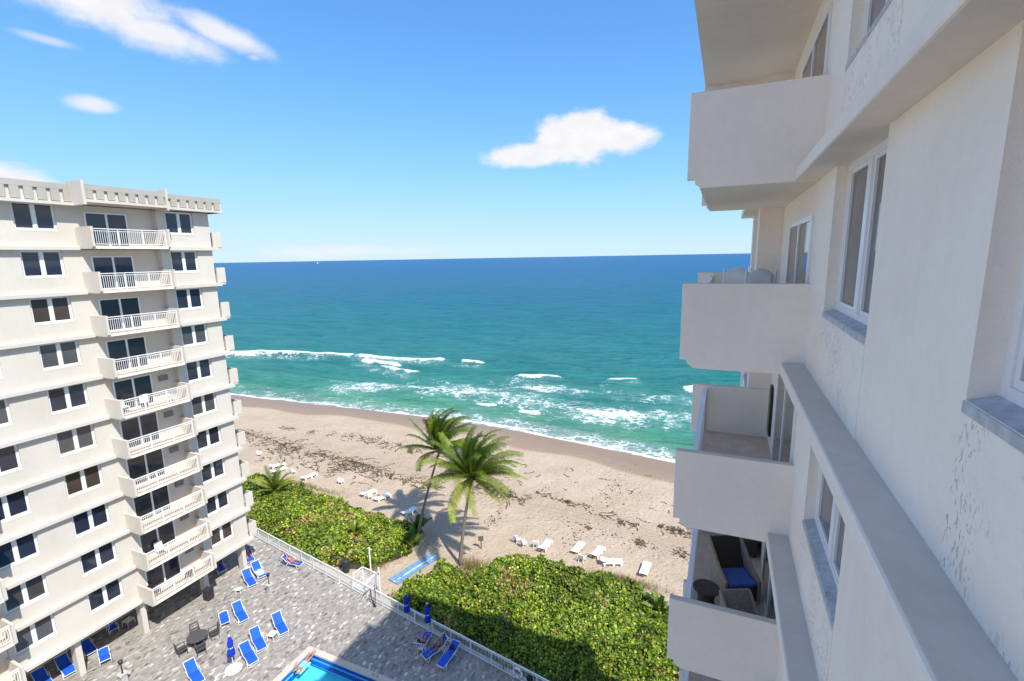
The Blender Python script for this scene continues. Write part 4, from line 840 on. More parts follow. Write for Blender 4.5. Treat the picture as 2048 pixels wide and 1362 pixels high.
def arm_chair(label, group='blue sling armchairs'):
    t = thing('armchair', label, 'chair', (0, 0, 0), 0, group); W = .29
    for sx in (-1, 1):
        m = MB(); m.tube([(sx * W, .02, .02), (sx * W, .0, .3), (sx * W, .02, .60), (sx * W, .25, .62), (sx * W, .52, .56)], .02, 7); m.build('front_leg', WPLAST, t, smooth=True); m = MB(); m.tube([(sx * W, .62, .02), (sx * W, .45, .36), (sx * W, .58, .62), (sx * W, .68, .88)], .02, 7); m.build('back_leg', WPLAST, t, smooth=True)
    m = MB(); m.tube([(-W, .68, .88), (-.15, .70, .93), (.15, .70, .93), (W, .68, .88)], .02, 7); m.build('top_bar', WPLAST, t); m = MB(); m.tube([(-W, .02, .38), (W, .02, .38)], .02, 7); m.build('front_bar', WPLAST, t)
    m = MB(); m.box(-W + .01, W - .01, .02, .50, .36, .39); m.build('seat', BLUE, t, bevel=.01); m = MB(); m.prism([(.50, .42), (.53, .42), (.70, .88), (.67, .88)], -W + .02, W - .02, 'x'); m.build('backrest', BLUE, t, bevel=.008)
    return t
ac = arm_chair('single blue armchair standing in the sun beside the square column'); ac.location = (-36.85, 14.75, 0); ac.rotation_euler = (0, 0, rad(70))
dup(ac, (-39.5, 16.6, 0), rad(80), 'blue armchair in the shade under the sunlit block beside a low table'); dup(ac, (-32.45, 20.15, 0), rad(62), 'low blue armchair standing against a sun lounger')
def side_table(x, y, label, s=.42, h=.42, rz=.2):
    t = thing('side_table', label, 'table', (x, y, 0), rz); m = MB(); m.box(-s / 2, s / 2, -s / 2, s / 2, h - .04, h); m.build('table_top', WPLAST, t, bevel=.012)
    for a in (-1, 1):
        for b in (-1, 1): m = MB(); m.tube([(a * s * .4, b * s * .4, h - .04), (a * s * .46, b * s * .46, 0)], .022, 6); m.build('leg', WPLAST, t)
side_table(-28.35, 20.75, 'small white square table between two blue loungers', .55); side_table(-36.75, 25.35, 'small white table beside the towel draped lounger'); side_table(-35.1, 23.25, 'low white step table beside the pedestal lamp lounger', .42, .32, .5); side_table(-17.75, 23.75, 'small white table between the sunbathers at the fence', .4, .45); side_table(-39.6, 17.6, 'grey white low table in the shade of the sunlit block', .6)
# ------------------------------------------------------------------ round table and chairs
def dining():
    t = thing('round_table', 'dark grey round outdoor dining table on the deck', 'table', (-32.75, 18.3, 0)); m = MB(); m.lathe([(.62, 0), (.66, .015), (.66, .03), (.64, .045)], (0, 0, .69), 28); m.build('table_top', DARKGREY, t)
    for i in range(4): a = i * math.pi / 2 + .4; m = MB(); m.tube([(.35 * math.cos(a), .35 * math.sin(a), .69), (.42 * math.cos(a), .42 * math.sin(a), 0)], .03, 6); m.build('leg', DARKGREY, t)
    m = MB(); m.lathe([(.40, 0), (.40, .03)], (0, 0, .2), 16); m.build('ring', DARKGREY, t)
    c = thing('dining_chair', 'dark grey slat back chair at the round table, on the side of the sunlit block', 'chair', (0, 0, 0), 0, 'chairs around the dark round table')
    m = MB(); m.box(-.27, .27, 0, .5, .40, .44); m.build('seat', DARKGREY, c, bevel=.01)
    for sx in (-1, 1):
        m = MB(); m.box(sx * .25 - .025, sx * .25 + .025, .0, .05, 0, .66); m.build('front_leg', DARKGREY, c); m = MB(); m.bar((sx * .25, .50, 0), (sx * .25, .62, .95), .05, .05); m.build('back_leg', DARKGREY, c); m = MB(); m.box(sx * .27 - .035, sx * .27 + .035, -.02, .55, .66, .69); m.build('armrest', DARKGREY, c)
    m = MB(); m.bar((-.25, .61, .93), (.25, .61, .93), .05, .06); m.build('top_rail', DARKGREY, c); m = MB(); m.bar((-.25, .545, .5), (.25, .545, .5), .04, .05); m.build('lower_rail', DARKGREY, c)
    for i in range(5): x = -.17 + i * .085; m = MB(); m.bar((x, .55, .5), (x, .61, .93), .05, .02); m.build('slat', DARKGREY, c)
    spots = [(-33.75, 18.75, 65), (-32.3, 19.45, -25), (-33.05, 17.15, 165), (-31.75, 17.85, 245)]
    for i, (x, y, a) in enumerate(spots):
        dx, dy = x + 32.75, y - 18.3; l = math.hypot(dx, dy); x, y = -32.75 + dx / l * .72, 18.3 + dy / l * .72; rz = math.atan2(-(dx), dy)
        if i == 0: c.location = (x, y, 0); c.rotation_euler = (0, 0, rz)
        else: dup(c, (x, y, 0), rz, ('', 'dark grey slat back chair at the round table, facing away from the sea', 'dark grey slat back chair at the round table, facing the sea', 'dark grey slat back chair at the round table, nearest the closed umbrella')[i])
dining()
# ------------------------------------------------------------------ closed umbrellas
def umbrella(x, y, label, h=2.5, base=True):
    t = thing('closed_umbrella', label, 'umbrella', (x, y, 0)); m = MB(); m.tube([(0, 0, 0.02), (0, 0, h + .08)], .022, 8); m.build('pole', FRAME, t)
    m = MB(); n = 24; prof = [(h, .03), (h - .15, .09), (h - .5, .15), (h - .85, .13), (h - 1.1, .19), (h - 1.35, .20), (h - 1.45, .12)]; rows = []
    for z, r in prof: rows.append([((r * (1 + .28 * math.cos(8 * 2 * math.pi * k / n + z))) * math.cos(2 * math.pi * k / n), (r * (1 + .28 * math.cos(8 * 2 * math.pi * k / n + z))) * math.sin(2 * math.pi * k / n), z) for k in range(n + 1)])
    m.grid(rows); m.build('canopy', BLUEU, t, smooth=True); m = MB(); m.lathe([(.045, 0), (.05, .05), (.015, .12)], (0, 0, h + .02), 8); m.build('finial', WPLAST, t); m = MB(); m.lathe([(.135, -.03), (.15, 0), (.135, .03)], (0, 0, h - .82), 12); m.build('strap', WPLAST, t)
    if base: m = MB(); m.lathe([(.52, 0), (.52, .04), (.47, .07), (.08, .10), (.05, .30)], (0, 0, 0), 24); m.build('base', WPLAST, t)
    else: m = MB(); m.lathe([(.26, 0), (.26, .05), (.05, .09), (.04, .28)], (0, 0, 0), 16); m.build('base', CONC, t)
umbrella(-28.55, 17.85, 'closed blue umbrella on a wide white round base by the loungers', 2.45); umbrella(-20.25, 25.65, 'closed blue umbrella by the fence behind the long haired sunbather', 2.35, False); umbrella(-18.25, 25.4, 'closed blue umbrella by the fence between the sunbathers', 2.35, False)
def ringbuoy():
    x = -10.75; t = thing('life_ring', 'white life ring hanging on the deck fence', 'life ring', (x, fence_y(x) - .10, .62), head((0, 0), (1, -.171)) + math.pi / 2); m = MB(); R, r = .30, .075
    m.grid([[((R + r * math.cos(b)) * math.cos(a), r * math.sin(b) * .8, (R + r * math.cos(b)) * math.sin(a)) for b in np.linspace(0, 2 * math.pi, 11)] for a in np.linspace(0, 2 * math.pi, 25)]); m.build('ring', WPLAST, t, smooth=True)
    for i in range(4): a = i * math.pi / 2 + .78; m = MB(); m.tube([((R - .09) * math.cos(a), 0, (R - .09) * math.sin(a)), ((R - .09) * math.cos(a) * 1.02, -.085, (R - .09) * math.sin(a) * 1.02 + .0), ((R + .09) * math.cos(a), -.085, (R + .09) * math.sin(a)), ((R + .09) * math.cos(a), 0, (R + .09) * math.sin(a))], .02, 5); m.build('band', plain('band_red', (.35, .08, .06)), t)
ringbuoy()
def bag(loc, label, rz=0, s=1.0):
    t = thing('bag', label, 'bag', loc, rz); m = MB(); n = 12; rows = [[(.20 * s * w * math.cos(a), .11 * s * w * math.sin(a), z * s) for a in np.linspace(0, 2 * math.pi, n + 1)] for z, w in ((0, .75), (.03, 1), (.2, 1.05), (.32, .85), (.36, .35))]; m.grid(rows); m.build('body', BLACK, t, smooth=True)
    m = MB(); m.tube([(-.10 * s, 0, .33 * s), (-.07 * s, 0, .52 * s), (.07 * s, 0, .52 * s), (.10 * s, 0, .33 * s)], .012, 5); m.build('strap', BLACK, t)
bag((-9.86, fence_y(-9.86) - .14, .55), 'black bag hung on the deck fence beside the life ring', .1, 1.0); bag((-15.62, 24.3, .55), 'dark bag lying on the empty lounger by the fence', .5, .9)
def lobby_rail():
    t = thing('lobby_railing', 'double white tube railing in the shade under the sunlit block', 'railing', (LX - 2.6, 14, 0))
    for z in (.75, 1.0): m = MB(); m.tube([(LX - 2.6, 6.5, z), (LX - 2.6, 21.5, z)], .025, 6); m.build('rail', RAILW, t, True)
    for y in np.arange(6.5, 22, 2.5): m = MB(); m.tube([(LX - 2.6, y, 0), (LX - 2.6, y, 1.0)], .025, 6); m.build('post', RAILW, t, True)
lobby_rail()
# ------------------------------------------------------------------ white loungers and chairs on the beach
def beach_lounger(label, back):
    t = thing('beach_lounger', label, 'sun lounger', (0, 0, 0), 0, 'white plastic loungers on the beach'); W = .33; zs = .36; hy = 1.2; bl = .72; ca, sa = math.cos(back), math.sin(back)
    m = MB(); m.prism([(-.04, zs - .10), (.02, zs), (.10, zs + .02), (hy, zs), (hy, zs - .045), (.10, zs - .035), (.03, zs - .06)], -W, W, 'x'); m.build('bed', WPLAST, t, bevel=.01)
    m = MB(); m.prism([(hy + .01, zs), (hy + bl * ca, zs + bl * sa), (hy + bl * ca + .07, zs + bl * sa - .02), (hy + bl * ca + .03, zs + bl * sa - .05), (hy + .01, zs - .045)], -W, W, 'x'); m.build('backrest', WPLAST, t, bevel=.01)
    for sx in (-1, 1):
        m = MB(); m.box(sx * W - .03, sx * W + .03, .0, 1.75, zs - .12, zs - .03); m.build('side_rail', WPLAST, t, bevel=.01)
        for y in (.12, .8, 1.62): m = MB(); m.prism([(y - .05, 0), (y + .05, 0), (y + .11, zs - .12), (y - .11, zs - .12)], sx * W - .03, sx * W + .03, 'x'); m.build('leg', WPLAST, t)
    for y in (.3, .55, .8, 1.05): m = MB(); m.box(-W + .05, W - .05, y, y + .02, zs + .004, zs + .016); m.build('rib', WPLAST, t)
    return t
def gz(p): return float(sand_z(p[0], p[1])) + .01
bl1 = beach_lounger('white plastic beach lounger beside the cluster of white chairs', .30); bl2 = beach_lounger('white plastic beach lounger facing the sea in front of the shrubs', .12)
def pb(proto, first, h, f, label): return place(proto, first, h, f, label, min(gz(h), gz(f)) + .03)
pb(bl1, True, (-14.55, 38.7), (-14.35, 40.6), 'white plastic beach lounger beside the cluster of white beach chairs'); pb(bl2, True, (-11.65, 39.7), (-11.4, 41.6), 'white beach lounger next to the low grey seat'); pb(bl1, False, (-9.8, 39.7), (-9.4, 41.5), 'white beach lounger between the low grey seat and the armchair style lounger'); pb(bl2, False, (-5.2, 38.8), (-5.1, 40.7), 'white beach lounger standing alone near the taller building')
pb(bl2, False, (-47.95, 41.9), (-47.5, 43.6), 'white beach lounger alone at the sea side of the ochre grass'); pb(bl1, False, (-37.9, 41.0), (-37.2, 42.8), 'white beach lounger of a pair, with a chair tucked between them'); pb(bl2, False, (-35.7, 40.8), (-35.0, 42.6), 'white beach lounger of a pair, nearer to the palm shadow'); pb(bl1, False, (-52.95, 41.6), (-52.7, 43.4), 'white beach lounger behind the bushy young palm'); pb(bl1, False, (-54.9, 43.0), (-54.2, 44.6), 'white beach lounger beyond the one behind the young palm'); pb(bl1, False, (-30.75, 39.3), (-30.3, 41.1), 'beach lounger lying in the palm shadow')
def beach_chair(label):
    t = thing('beach_chair', label, 'chair', (0, 0, 0), 0, 'white plastic chairs on the beach'); m = MB(); m.box(-.25, .25, 0, .45, .36, .40); m.build('seat', WPLAST, t, bevel=.01); m = MB(); m.prism([(.42, .38), (.46, .38), (.58, .80), (.54, .84), (.50, .80)], -.25, .25, 'x'); m.build('backrest', WPLAST, t, bevel=.01)
    for sx in (-1, 1):
        m = MB(); m.tube([(sx * .26, -.02, 0), (sx * .27, .04, .58), (sx * .27, .40, .60), (sx * .25, .52, .62)], .028, 6); m.build('arm', WPLAST, t); m = MB(); m.tube([(sx * .24, .44, .40), (sx * .26, .54, 0)], .028, 6); m.build('leg', WPLAST, t)
    return t
bc = beach_chair('white beach chair at the outer end of the chair cluster'); bc.location = (-17.2, 39.7, gz((-17.2, 39.7))); bc.rotation_euler = (0, 0, rad(150))
for (x, y, a, l) in ((-16.3, 39.3, 140, 'white beach chair in the middle of the chair cluster'), (-15.45, 39.7, 200, 'white beach chair of the cluster beside a lounger'), (-10.6, 39.2, 170, 'low white beach seat between two loungers'), (-60.2, 45.8, 120, 'white beach chair alone in the seaweed'), (-50.6, 43.0, 160, 'white beach chair between two far loungers'), (-42.4, 42.9, 100, 'white beach chair alone on open sand before the shrubs'), (-36.6, 41.3, 150, 'white beach chair tucked between the pair of loungers')): dup(bc, (x, y, gz((x, y))), rad(a), l)
pb(bl1, False, (-9.0, 39.2), (-7.2, 39.9), 'white beach lounger turned sideways at the edge of the dry grass')
# ------------------------------------------------------------------ furniture on the near balconies
def wicker():
    n = NT('dark_wicker'); x, y, z = n.sep(n.pos); w1 = n.N.new('ShaderNodeTexWave'); w1.inputs['Scale'].default_value = 22; w1.inputs['Distortion'].default_value = 1.5; w1.bands_direction = 'Z'; n.L.new(n.pos, w1.inputs['Vector'])
    w2 = n.N.new('ShaderNodeTexWave'); w2.inputs['Scale'].default_value = 18; w2.bands_direction = 'X'; n.L.new(n.pos, w2.inputs['Vector']); h = n.math('MULTIPLY', w1.outputs[1], w2.outputs[1])
    return n.out(n.mixc(h, (.03, .023, .017, 1), (.22, .165, .115, 1)), .5, n.bump(h, .9, .01), .4)
WICK = wicker(); TAUPE_LIT = mat('taupe_and_lit_wicker', (.36, .29, .23), .7, .3, 40, .4, 80); CUSH = mat('blue_cushion', (.07, .14, .46), .85, .08, 9, .1, 70)
def wicker_chair(loc, rz, label, cushion=True, reverse_m=None):
    t = thing('wicker_armchair', label, 'chair', loc, rz); m = MB(); m.prism([(0, .0), (0, .34), (.62, .34), (.62, .0)], -.30, .30, 'x'); m.build('seat_base', WICK, t, bevel=.015)
    m = MB(); m.prism([(.56, .34), (.88, .98), (.94, .96), (.64, .30)], -.34, .34, 'x'); m.build('backrest', WICK if cushion else TAUPE_LIT, t, bevel=.015)
    for sx in (-1, 1): m = MB(); m.prism([(-.02, .02), (-.02, .50), (.30, .60), (.88, .98), (.93, .95), (.64, .02)], sx * .345 - .028, sx * .345 + .028, 'x'); m.build('side', TAUPE_LIT, t, bevel=.012)  # on the dark chair the paler sides imitate light falling on them
    if cushion: m = MB(); m.box(-.30, .30, .0, .56, .345, .43); m.build('cushion', CUSH, t, bevel=.03)
    return t
z7 = FZ(7) + .002
wicker_chair((.66, 9.95, z7), rad(25), 'dark wicker armchair with a blue seat cushion on the shaded balcony')
wicker_chair((.78, 8.55, z7), rad(25), 'taupe wicker armchair without cushion on the shaded balcony', False).scale = (.8, .8, .82)
def wtable():
    t = thing('wicker_table', 'small round dark wicker table on the shaded balcony', 'table', (-.02, 9.52, z7)); m = MB(); m.lathe([(.20, 0), (.15, .22), (.20, .44)], (0, 0, 0), 20); m.build('base', WICK, t, smooth=True); m = MB(); m.lathe([(.24, 0), (.26, .015), (.26, .035), (.24, .045)], (0, 0, .44), 24); m.build('table_top', WICK, t)
wtable()
def wcabinet():
    t = thing('wicker_loveseat', 'black wicker loveseat against the far end of the shaded balcony', 'chair', (.72, 12.0, z7)); m = MB(); m.box(-.36, .30, -.30, .38, .0, .40); m.build('seat_base', WICK, t, bevel=.02); m = MB(); m.box(-.38, .34, .28, .42, .401, .85); m.build('backrest', WICK, t, bevel=.02); m = MB(); m.box(.24, .34, -.3, .27, .401, .62); m.build('armrest', WICK, t, bevel=.02)
wcabinet()
def fold_chair(loc, rz, label):
    t = thing('balcony_chair', label, 'chair', loc, rz, 'white armchairs on the upper balcony'); m = MB(); m.box(-.23, .23, 0, .45, .46, .52); m.build('cushion', CUSH, t, bevel=.02); m = MB(); m.box(-.25, .25, -.02, .47, .42, .455); m.build('seat', WPLAST, t)
    rows = [[(x * .21, .50 + .10 * s + .03 * (x * x), .62 + .70 * s - .12 * s * x * x) for x in np.linspace(-1, 1, 9)] for s in (0, .5, 1)]; m = MB(); m.grid(rows); o = m.build('backrest', WPLAST, t, smooth=True); s = o.modifiers.new('s', 'SOLIDIFY'); s.thickness = .03
    for sx in (-1, 1): m = MB(); m.tube([(sx * .25, .0, 0), (sx * .25, .0, .42)], .02, 6); m.build('leg', WPLAST, t); m = MB(); m.tube([(sx * .25, .47, 0), (sx * .25, .47, .45), (sx * .25, .62, 1.30)], .02, 6); m.build('back_leg', WPLAST, t)
z9 = FZ(9) + .002
fold_chair((.30, 11.5, z9), rad(172), 'white chair with blue cushion on the upper balcony, nearer the sea rail'); fold_chair((.52, 10.8, z9), rad(188), 'white chair on the upper balcony, in front of the glass door')
def plaque():
    z = FZ(8); t = thing('wall_plaque', 'dark mottled wall plaque hung beside the glass door on the empty balcony', 'wall art', (RX - .0, 11.9, z)); m = MB(); m.prism([(-.22, .30), (-.22, 1.25), (-.12, 1.42), (.12, 1.42), (.22, 1.25), (.22, .30)], -.05, -.003, 'x'); m.build('frame', BLACK, t)
    m = MB(); m.prism([(-.17, .36), (-.17, 1.22), (-.09, 1.36), (.09, 1.36), (.17, 1.22), (.17, .36)], -.058, -.051, 'x'); m.build('panel', mat('mottled_plaque', (.03, .04, .02), .4, .5, 30, col2=(.22, .22, .12)), t)
plaque()
# wall vents and a few seats on the sunlit block
for k in range(1, 7):
    m = MB(); m.box(LX + .001, LX + .10, 20.85, 21.45, FZ(k) + 1.45, FZ(k) + 1.85); m.build('wall_vent', mat('vent_grey', (.20, .18, .17), .6), lb, True)
def bchair(k, y, rz, label, mt, off=.75):
    t = thing('balcony_chair', label, 'chair', (LX + off, y, FZ(k) + .002), rz); m = MB(); m.box(-.25, .25, 0, .45, .38, .42); m.build('seat', mt, t); m = MB(); m.prism([(.42, .42), (.46, .42), (.56, .86), (.52, .86)], -.25, .25, 'x'); m.build('backrest', mt, t)
    for sx in (-1, 1):
        for y_ in (.03, .43): m = MB(); m.tube([(sx * .22, y_, .38), (sx * .23, y_, 0)], .02, 5); m.build('leg', mt, t)
bchair(6, 18.2, rad(100), 'white chair at the door end of the sixth floor balcony', WPLAST); bchair(6, 19.3, rad(60), 'white chair mid way along the sixth floor balcony', WPLAST); bchair(6, 20.9, rad(-80), 'tall backed white chair at the wall end of the sixth floor balcony', WPLAST)
bchair(1, 18.3, rad(120), 'black chair at the door end of the lowest balcony', BLACK); bchair(1, 20.3, rad(-60), 'black chair in front of the wall on the lowest balcony', BLACK); bchair(2, 18.9, rad(80), 'pale chair on the second lowest balcony', WPLAST)
# ------------------------------------------------------------------ boat on the horizon
def boat():
    d = Vector((-0.776, 0.7687, 0)).normalized(); p = d * 3600; t = thing('motor_yacht', 'tiny white motor yacht far out on the horizon', 'boat', (p.x, p.y, SEAZ), rad(-45)); wm = plain('boat_white', (.85, .85, .86), .4)
    m = MB(); m.prism([(-18, .5), (-19, 4.5), (22, 6), (16, .5)], -3.5, 3.5, 'y'); m.build('hull', wm, t); m = MB(); m.prism([(-14, 5), (-14, 8.5), (4, 8.5), (9, 5.3)], -2.8, 2.8, 'y'); m.build('cabin', wm, t); m = MB(); m.prism([(-10, 8.5), (-10, 11), (-1, 11), (2, 8.5)], -2.2, 2.2, 'y'); m.build('bridge', wm, t); m = MB(); m.tube([(-5, 0, 11), (-6, 0, 16)], .25, 5); m.build('mast', wm, t)
boat()
# ------------------------------------------------------------------ people: one skinned body mesh each
SKIN_T = mat('tanned_skin', (.42, .20, .11), .55, .10, 12); SKIN_D = mat('brown_skin', (.30, .14, .08), .5, .10, 12); HAIR = mat('dark_hair', (.018, .011, .008), .5, .3, 30)
def person(label, loc, rz, J, skin, suit, regions, hair_len=.0, scale=1.0, hands=True, facedir=(0, 1, 0), look=(0, 0, 1)):
    """J: joint -> local position. One body mesh grown along the skeleton; clothing colours follow the body regions."""
    t = thing('person', label, 'person', loc, rz); V = {k: Vector(v) for k, v in J.items()}
    E = [('pelvis', 'belly'), ('belly', 'chest'), ('chest', 'neck'), ('neck', 'skull')]
    R = dict(pelvis=.135, belly=.115, chest=.135, neck=.05, skull=.095)
    for s in 'lr':
        E += [('chest', 'sh' + s), ('sh' + s, 'el' + s), ('el' + s, 'wr' + s), ('pelvis', 'hp' + s), ('hp' + s, 'kn' + s), ('kn' + s, 'an' + s), ('an' + s, 'to' + s)]
        R.update({'sh' + s: .062, 'el' + s: .042, 'wr' + s: .028, 'hp' + s: .095, 'kn' + s: .058, 'an' + s: .038, 'to' + s: .028})
        # calf and thigh bulge
        for a, b, nm, r in (('hp' + s, 'kn' + s, 'th' + s, .082), ('kn' + s, 'an' + s, 'ca' + s, .056), ('sh' + s, 'el' + s, 'ua' + s, .050), ('el' + s, 'wr' + s, 'fa' + s, .040)):
            V[nm] = V[a].lerp(V[b], .38); R[nm] = r; E.remove((a, b)); E += [(a, nm), (nm, b)]
        if hands:
            d = (V['wr' + s] - V['el' + s]).normalized(); side = d.cross(Vector((0, 0, 1))); side = side.normalized() if side.length > .1 else Vector((1, 0, 0)); dn = d.cross(side)
            pm = 'pm' + s; V[pm] = V['wr' + s] + d * .075; R[pm] = .032; E.append(('wr' + s, pm))
            for i, (o, l) in enumerate(((-.030, .062), (-.010, .075), (.010, .070), (.030, .055))):
                a, b = 'f%d%s' % (i, s), 'g%d%s' % (i, s); V[a] = V[pm] + d * .035 + side * o; V[b] = V[a] + d * l * .8 + dn * .02; R[a] = .0095; R[b] = .008; E += [(pm, a), (a, b)]
            V['tm' + s] = V['wr' + s] + d * .045 - side * .045; V['tn' + s] = V['tm' + s] + d * .04 - side * .015; R['tm' + s] = .011; R['tn' + s] = .009; E += [('wr' + s, 'tm' + s), ('tm' + s, 'tn' + s)]
    names = list(V); ix = {n: i for i, n in enumerate(names)}; me = bpy.data.meshes.new('body'); me.from_pydata([tuple(V[n] * scale) for n in names], [(ix[a], ix[b]) for a, b in E], []); o = bpy.data.objects.new('body', me); COL.objects.link(o)
    sk = o.modifiers.new('skin', 'SKIN'); sk.use_smooth_shade = True
    for n in names:
        sv = me.skin_vertices[0].data[ix[n]]; r = R[n] * scale; sv.radius = (r, r)
        if n == 'pelvis': sv.use_root = True
    su = o.modifiers.new('sub', 'SUBSURF'); su.levels = 1; su.render_levels = 1
    dg = bpy.context.evaluated_depsgraph_get(); em = bpy.data.meshes.new_from_object(o.evaluated_get(dg)); bpy.data.objects.remove(o)
    em.materials.clear(); em.materials.append(skin); em.materials.append(suit); em.polygons.foreach_set('use_smooth', [True] * len(em.polygons))
    segs = [(a, b, V[a] * scale, V[b] * scale) for a, b in E]; mi = []
    for p in em.polygons:
        c = p.center; best = (9e9, None)
        for a, b, pa, pb in segs:
            ab = pb - pa; tt = max(0, min(1, (c - pa).dot(ab) / max(1e-9, ab.length_squared))); dd = (c - pa - ab * tt).length
            if dd < best[0]: best = (dd, (a, b, tt))
        a, b, tt = best[1]; mi.append(1 if any((a.startswith(q[0]) and b.startswith(q[1]) and q[2] <= tt <= q[3]) for q in regions) else 0)
    em.polygons.foreach_set('material_index', mi); body = bpy.data.objects.new('body', em); COL.objects.link(body); body.parent = t
    # head with face, ears and hair
    hc = V['skull'] * scale; fd = Vector(facedir).normalized(); lu = Vector(look); lu = (lu - fd * lu.dot(fd)).normalized(); sd = fd.cross(lu)
    def hp(u, v, w): return hc + (sd * u + fd * v + lu * w) * scale
    def blob(name, mt, par, r, fn, nu=14, nv=10):
        m = MB(); m.grid([[tuple(fn(math.sin(b) * math.cos(a), math.sin(b) * math.sin(a), math.cos(b))) for a in np.linspace(0, 2 * math.pi, nu + 1)] for b in np.linspace(.02, math.pi - .02, nv)]); return m.build(name, mt, par, smooth=True)
    hd = blob('head', skin, t, .1, lambda x, y, z: hp(x * .078, y * .098 * (1 - .12 * max(0, -z)), z * .118 - .0))
    blob('nose', skin, hd, .1, lambda x, y, z: hp(x * .013, .098 + y * .018, z * .022 - .012), 6, 5); blob('mouth', plain('lips', (.30, .08, .07)), hd, .1, lambda x, y, z: hp(x * .024, .083 + y * .010, z * .008 - .05), 8, 5)
    for q in (-1, 1): blob('eye', BLACK, hd, .1, lambda x, y, z: hp(q * .03 + x * .011, .086 + y * .008, z * .007 + .012), 6, 5); blob('ear', skin, hd, .1, lambda x, y, z: hp(q * .079 + x * .010, y * .02, z * .028), 6, 5)
    blob('hair', HAIR, t, .1, lambda x, y, z: hp(x * .088, -.018 + y * .100, .022 + z * (.108 if z > 0 else .085)))
    if hair_len:
        m = MB(); rows = []
        for i in range(7):
            s = i / 6; rows.append([tuple(hp(.085 * math.cos(a) * (1 - .35 * s), -.06 + .05 * math.sin(a), .02 - hair_len * s)) for a in np.linspace(0, 2 * math.pi, 11)])
        m.grid(rows); m.build('long_hair', HAIR, t, smooth=True)
    return t
SUIT = [('pelvis', 'hp', 0, 1), ('pelvis', 'belly', 0, .25)]
BIK = SUIT + [('belly', 'chest', .72, 1), ('chest', 'sh', 0, .35)]
FULL = SUIT + [('pelvis', 'belly', 0, 1), ('belly', 'chest', 0, 1), ('chest', 'sh', 0, .5)]
def recline(back, seat=.44, knee=.0, legspread=.10, arm='rest'):
    """lying on a lounger: feet at y=0, head towards +y; back = backrest angle"""
    c, s = math.cos(back), math.sin(back); hy = 1.05; z = seat + .06
    J = dict(pelvis=(0, hy, z + .03), belly=(0, hy + .17 * c, z + .03 + .17 * s), chest=(0, hy + .40 * c, z + .04 + .40 * s), neck=(0, hy + .58 * c, z + .06 + .58 * s), skull=(0, hy + .70 * c, z + .10 + .72 * s))
    for q, sx in (('l', -1), ('r', 1)):
        J['sh' + q] = (sx * .17, hy + .46 * c, z + .03 + .46 * s); J['el' + q] = (sx * .30, hy + .22 * c, z + .04 + .2 * s); J['wr' + q] = (sx * .26, hy - .03, z + .05)
        k = knee if isinstance(knee, (int, float)) else knee[0 if sx < 0 else 1]
        J['hp' + q] = (sx * .10, hy - .04, z); J['kn' + q] = (sx * (.10 + legspread * .5), hy - .44 * math.cos(k), z + .44 * math.sin(k) + .01); kn = Vector(J['kn' + q])
        dz = kn.z - z; yy = kn.y - math.sqrt(max(.01, .43 ** 2 - min(.42, dz) ** 2)); J['an' + q] = (sx * (.10 + legspread), yy, z + .0); J['to' + q] = (sx * (.12 + legspread), yy - .08, z + .13 if k < .3 else z - .0)
    return J
def on(l, dz=0): return (l.location.x, l.location.y, dz)
# sunbather on the lounger beside the fence
person('sunbather in dark bikini lying on a lounger beside the fence', on(sb), sb.rotation_euler.z, recline(.70, .40, .12), SKIN_T, plain('dark_bikini', (.03, .02, .03)), BIK, .16, 1.0, True, (0, -.6, .8), (0, .8, .6))
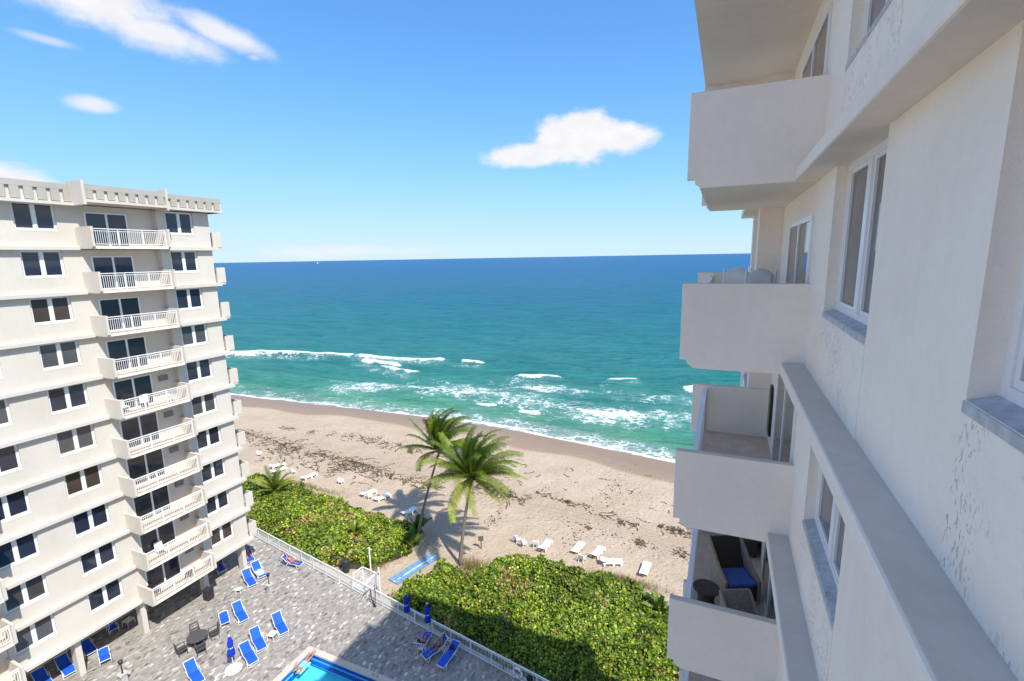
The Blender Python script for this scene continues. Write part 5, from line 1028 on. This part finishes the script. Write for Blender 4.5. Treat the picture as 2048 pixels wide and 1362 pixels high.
# long haired woman at the fence, seat turned, arm down to the deck
Jw = recline(.75, .40, (.55, .15)); Jw['wrr'] = (.42, .95, .10); Jw['elr'] = (.40, 1.2, .42); Jw['pmr'] = (.42, .93, .04)
chairs = [o for o in bpy.data.objects if o.name.startswith('sun_lounger') and o.parent is None]
def lounger_by(key): return [o for o in chairs if key in o['label']][0]
w1 = lounger_by('long haired'); person('long haired sunbather in pale blue top reaching down beside the fence lounger', on(w1), w1.rotation_euler.z, Jw, SKIN_T, plain('pale_blue_top', (.22, .42, .60)), FULL[3:] + [('chest', 'sh', 0, .5)], .42, 1.0, True, (.3, -.7, .6), (0, .6, .8))
w2 = lounger_by('under the reclining'); person('reclining sunbather with one knee raised on a blue lounger by the fence', on(w2), w2.rotation_euler.z, recline(.70, .40, (.95, .15)), SKIN_D, plain('black_swimsuit', (.02, .02, .025)), BIK, .14, 1.0, True, (0, -.6, .8), (0, .8, .6))
w3 = lounger_by('shaded sea corner'); person('sunbather in red on the lounger at the shaded corner of the sunlit block', on(w3), w3.rotation_euler.z, recline(.70, .40, .2), SKIN_T, plain('red_swimsuit', (.40, .04, .05)), BIK, .12, 1.0, True, (0, -.6, .8), (0, .8, .6))
w4 = lounger_by('behind the end column'); person('sunbather lying in deep shade under the sunlit block behind the end column', on(w4), w4.rotation_euler.z, recline(.70, .40, .3), SKIN_D, plain('navy_trunks', (.02, .03, .10)), SUIT, 0, 1.0, True, (0, -.6, .8), (0, .8, .6))
# swimmer on a pale float, feet up on the coping
def float_mat():
    n = 9; m = MB(); rows = [[(x * .33, .15 + s * .95, .0 + .055 * abs(math.cos(x * 4.7)) * 1) for x in np.linspace(-1, 1, 13)] for s in np.linspace(0, 1, 9)]; m.grid(rows); m.grid([[(p[0], p[1], -.05) for p in r][::-1] for r in rows]); o = m.build('pool_float', plain('aqua_float', (.25, .66, .70), .5), None, smooth=True, fix=False); o.location = (-24.50, 19.15, -.10); o.rotation_euler = (0, 0, rad(3)); tag(o, 'pale aqua inflatable mat floating under the swimmer', 'pool float')
float_mat()
Js = dict(pelvis=(0, 1.02, .06), belly=(0, .84, .06), chest=(0, .60, .07), neck=(0, .40, .10), skull=(0, .27, .13))
for q, sx in (('l', -1), ('r', 1)):
    Js['sh' + q] = (sx * .17, .53, .07); Js['el' + q] = (sx * .34, .40, .06); Js['wr' + q] = ((-.42, .66, .12) if sx < 0 else (.22, .22, .06)); Js['hp' + q] = (sx * .10, 1.07, .06); Js['kn' + q] = (sx * .12, 1.46, .14); Js['an' + q] = (sx * .07 + .04, 1.86, .24); Js['to' + q] = (sx * .08 + .05, 1.92, .36)
person('swimmer in aqua swimsuit lying on a float with feet on the pool coping', (-24.55, 19.05, -.06), rad(0), Js, SKIN_T, plain('aqua_swimsuit', (.25, .62, .66)), FULL, .10, 1.0, True, (0, -.25, 1), (0, -1, -.25))
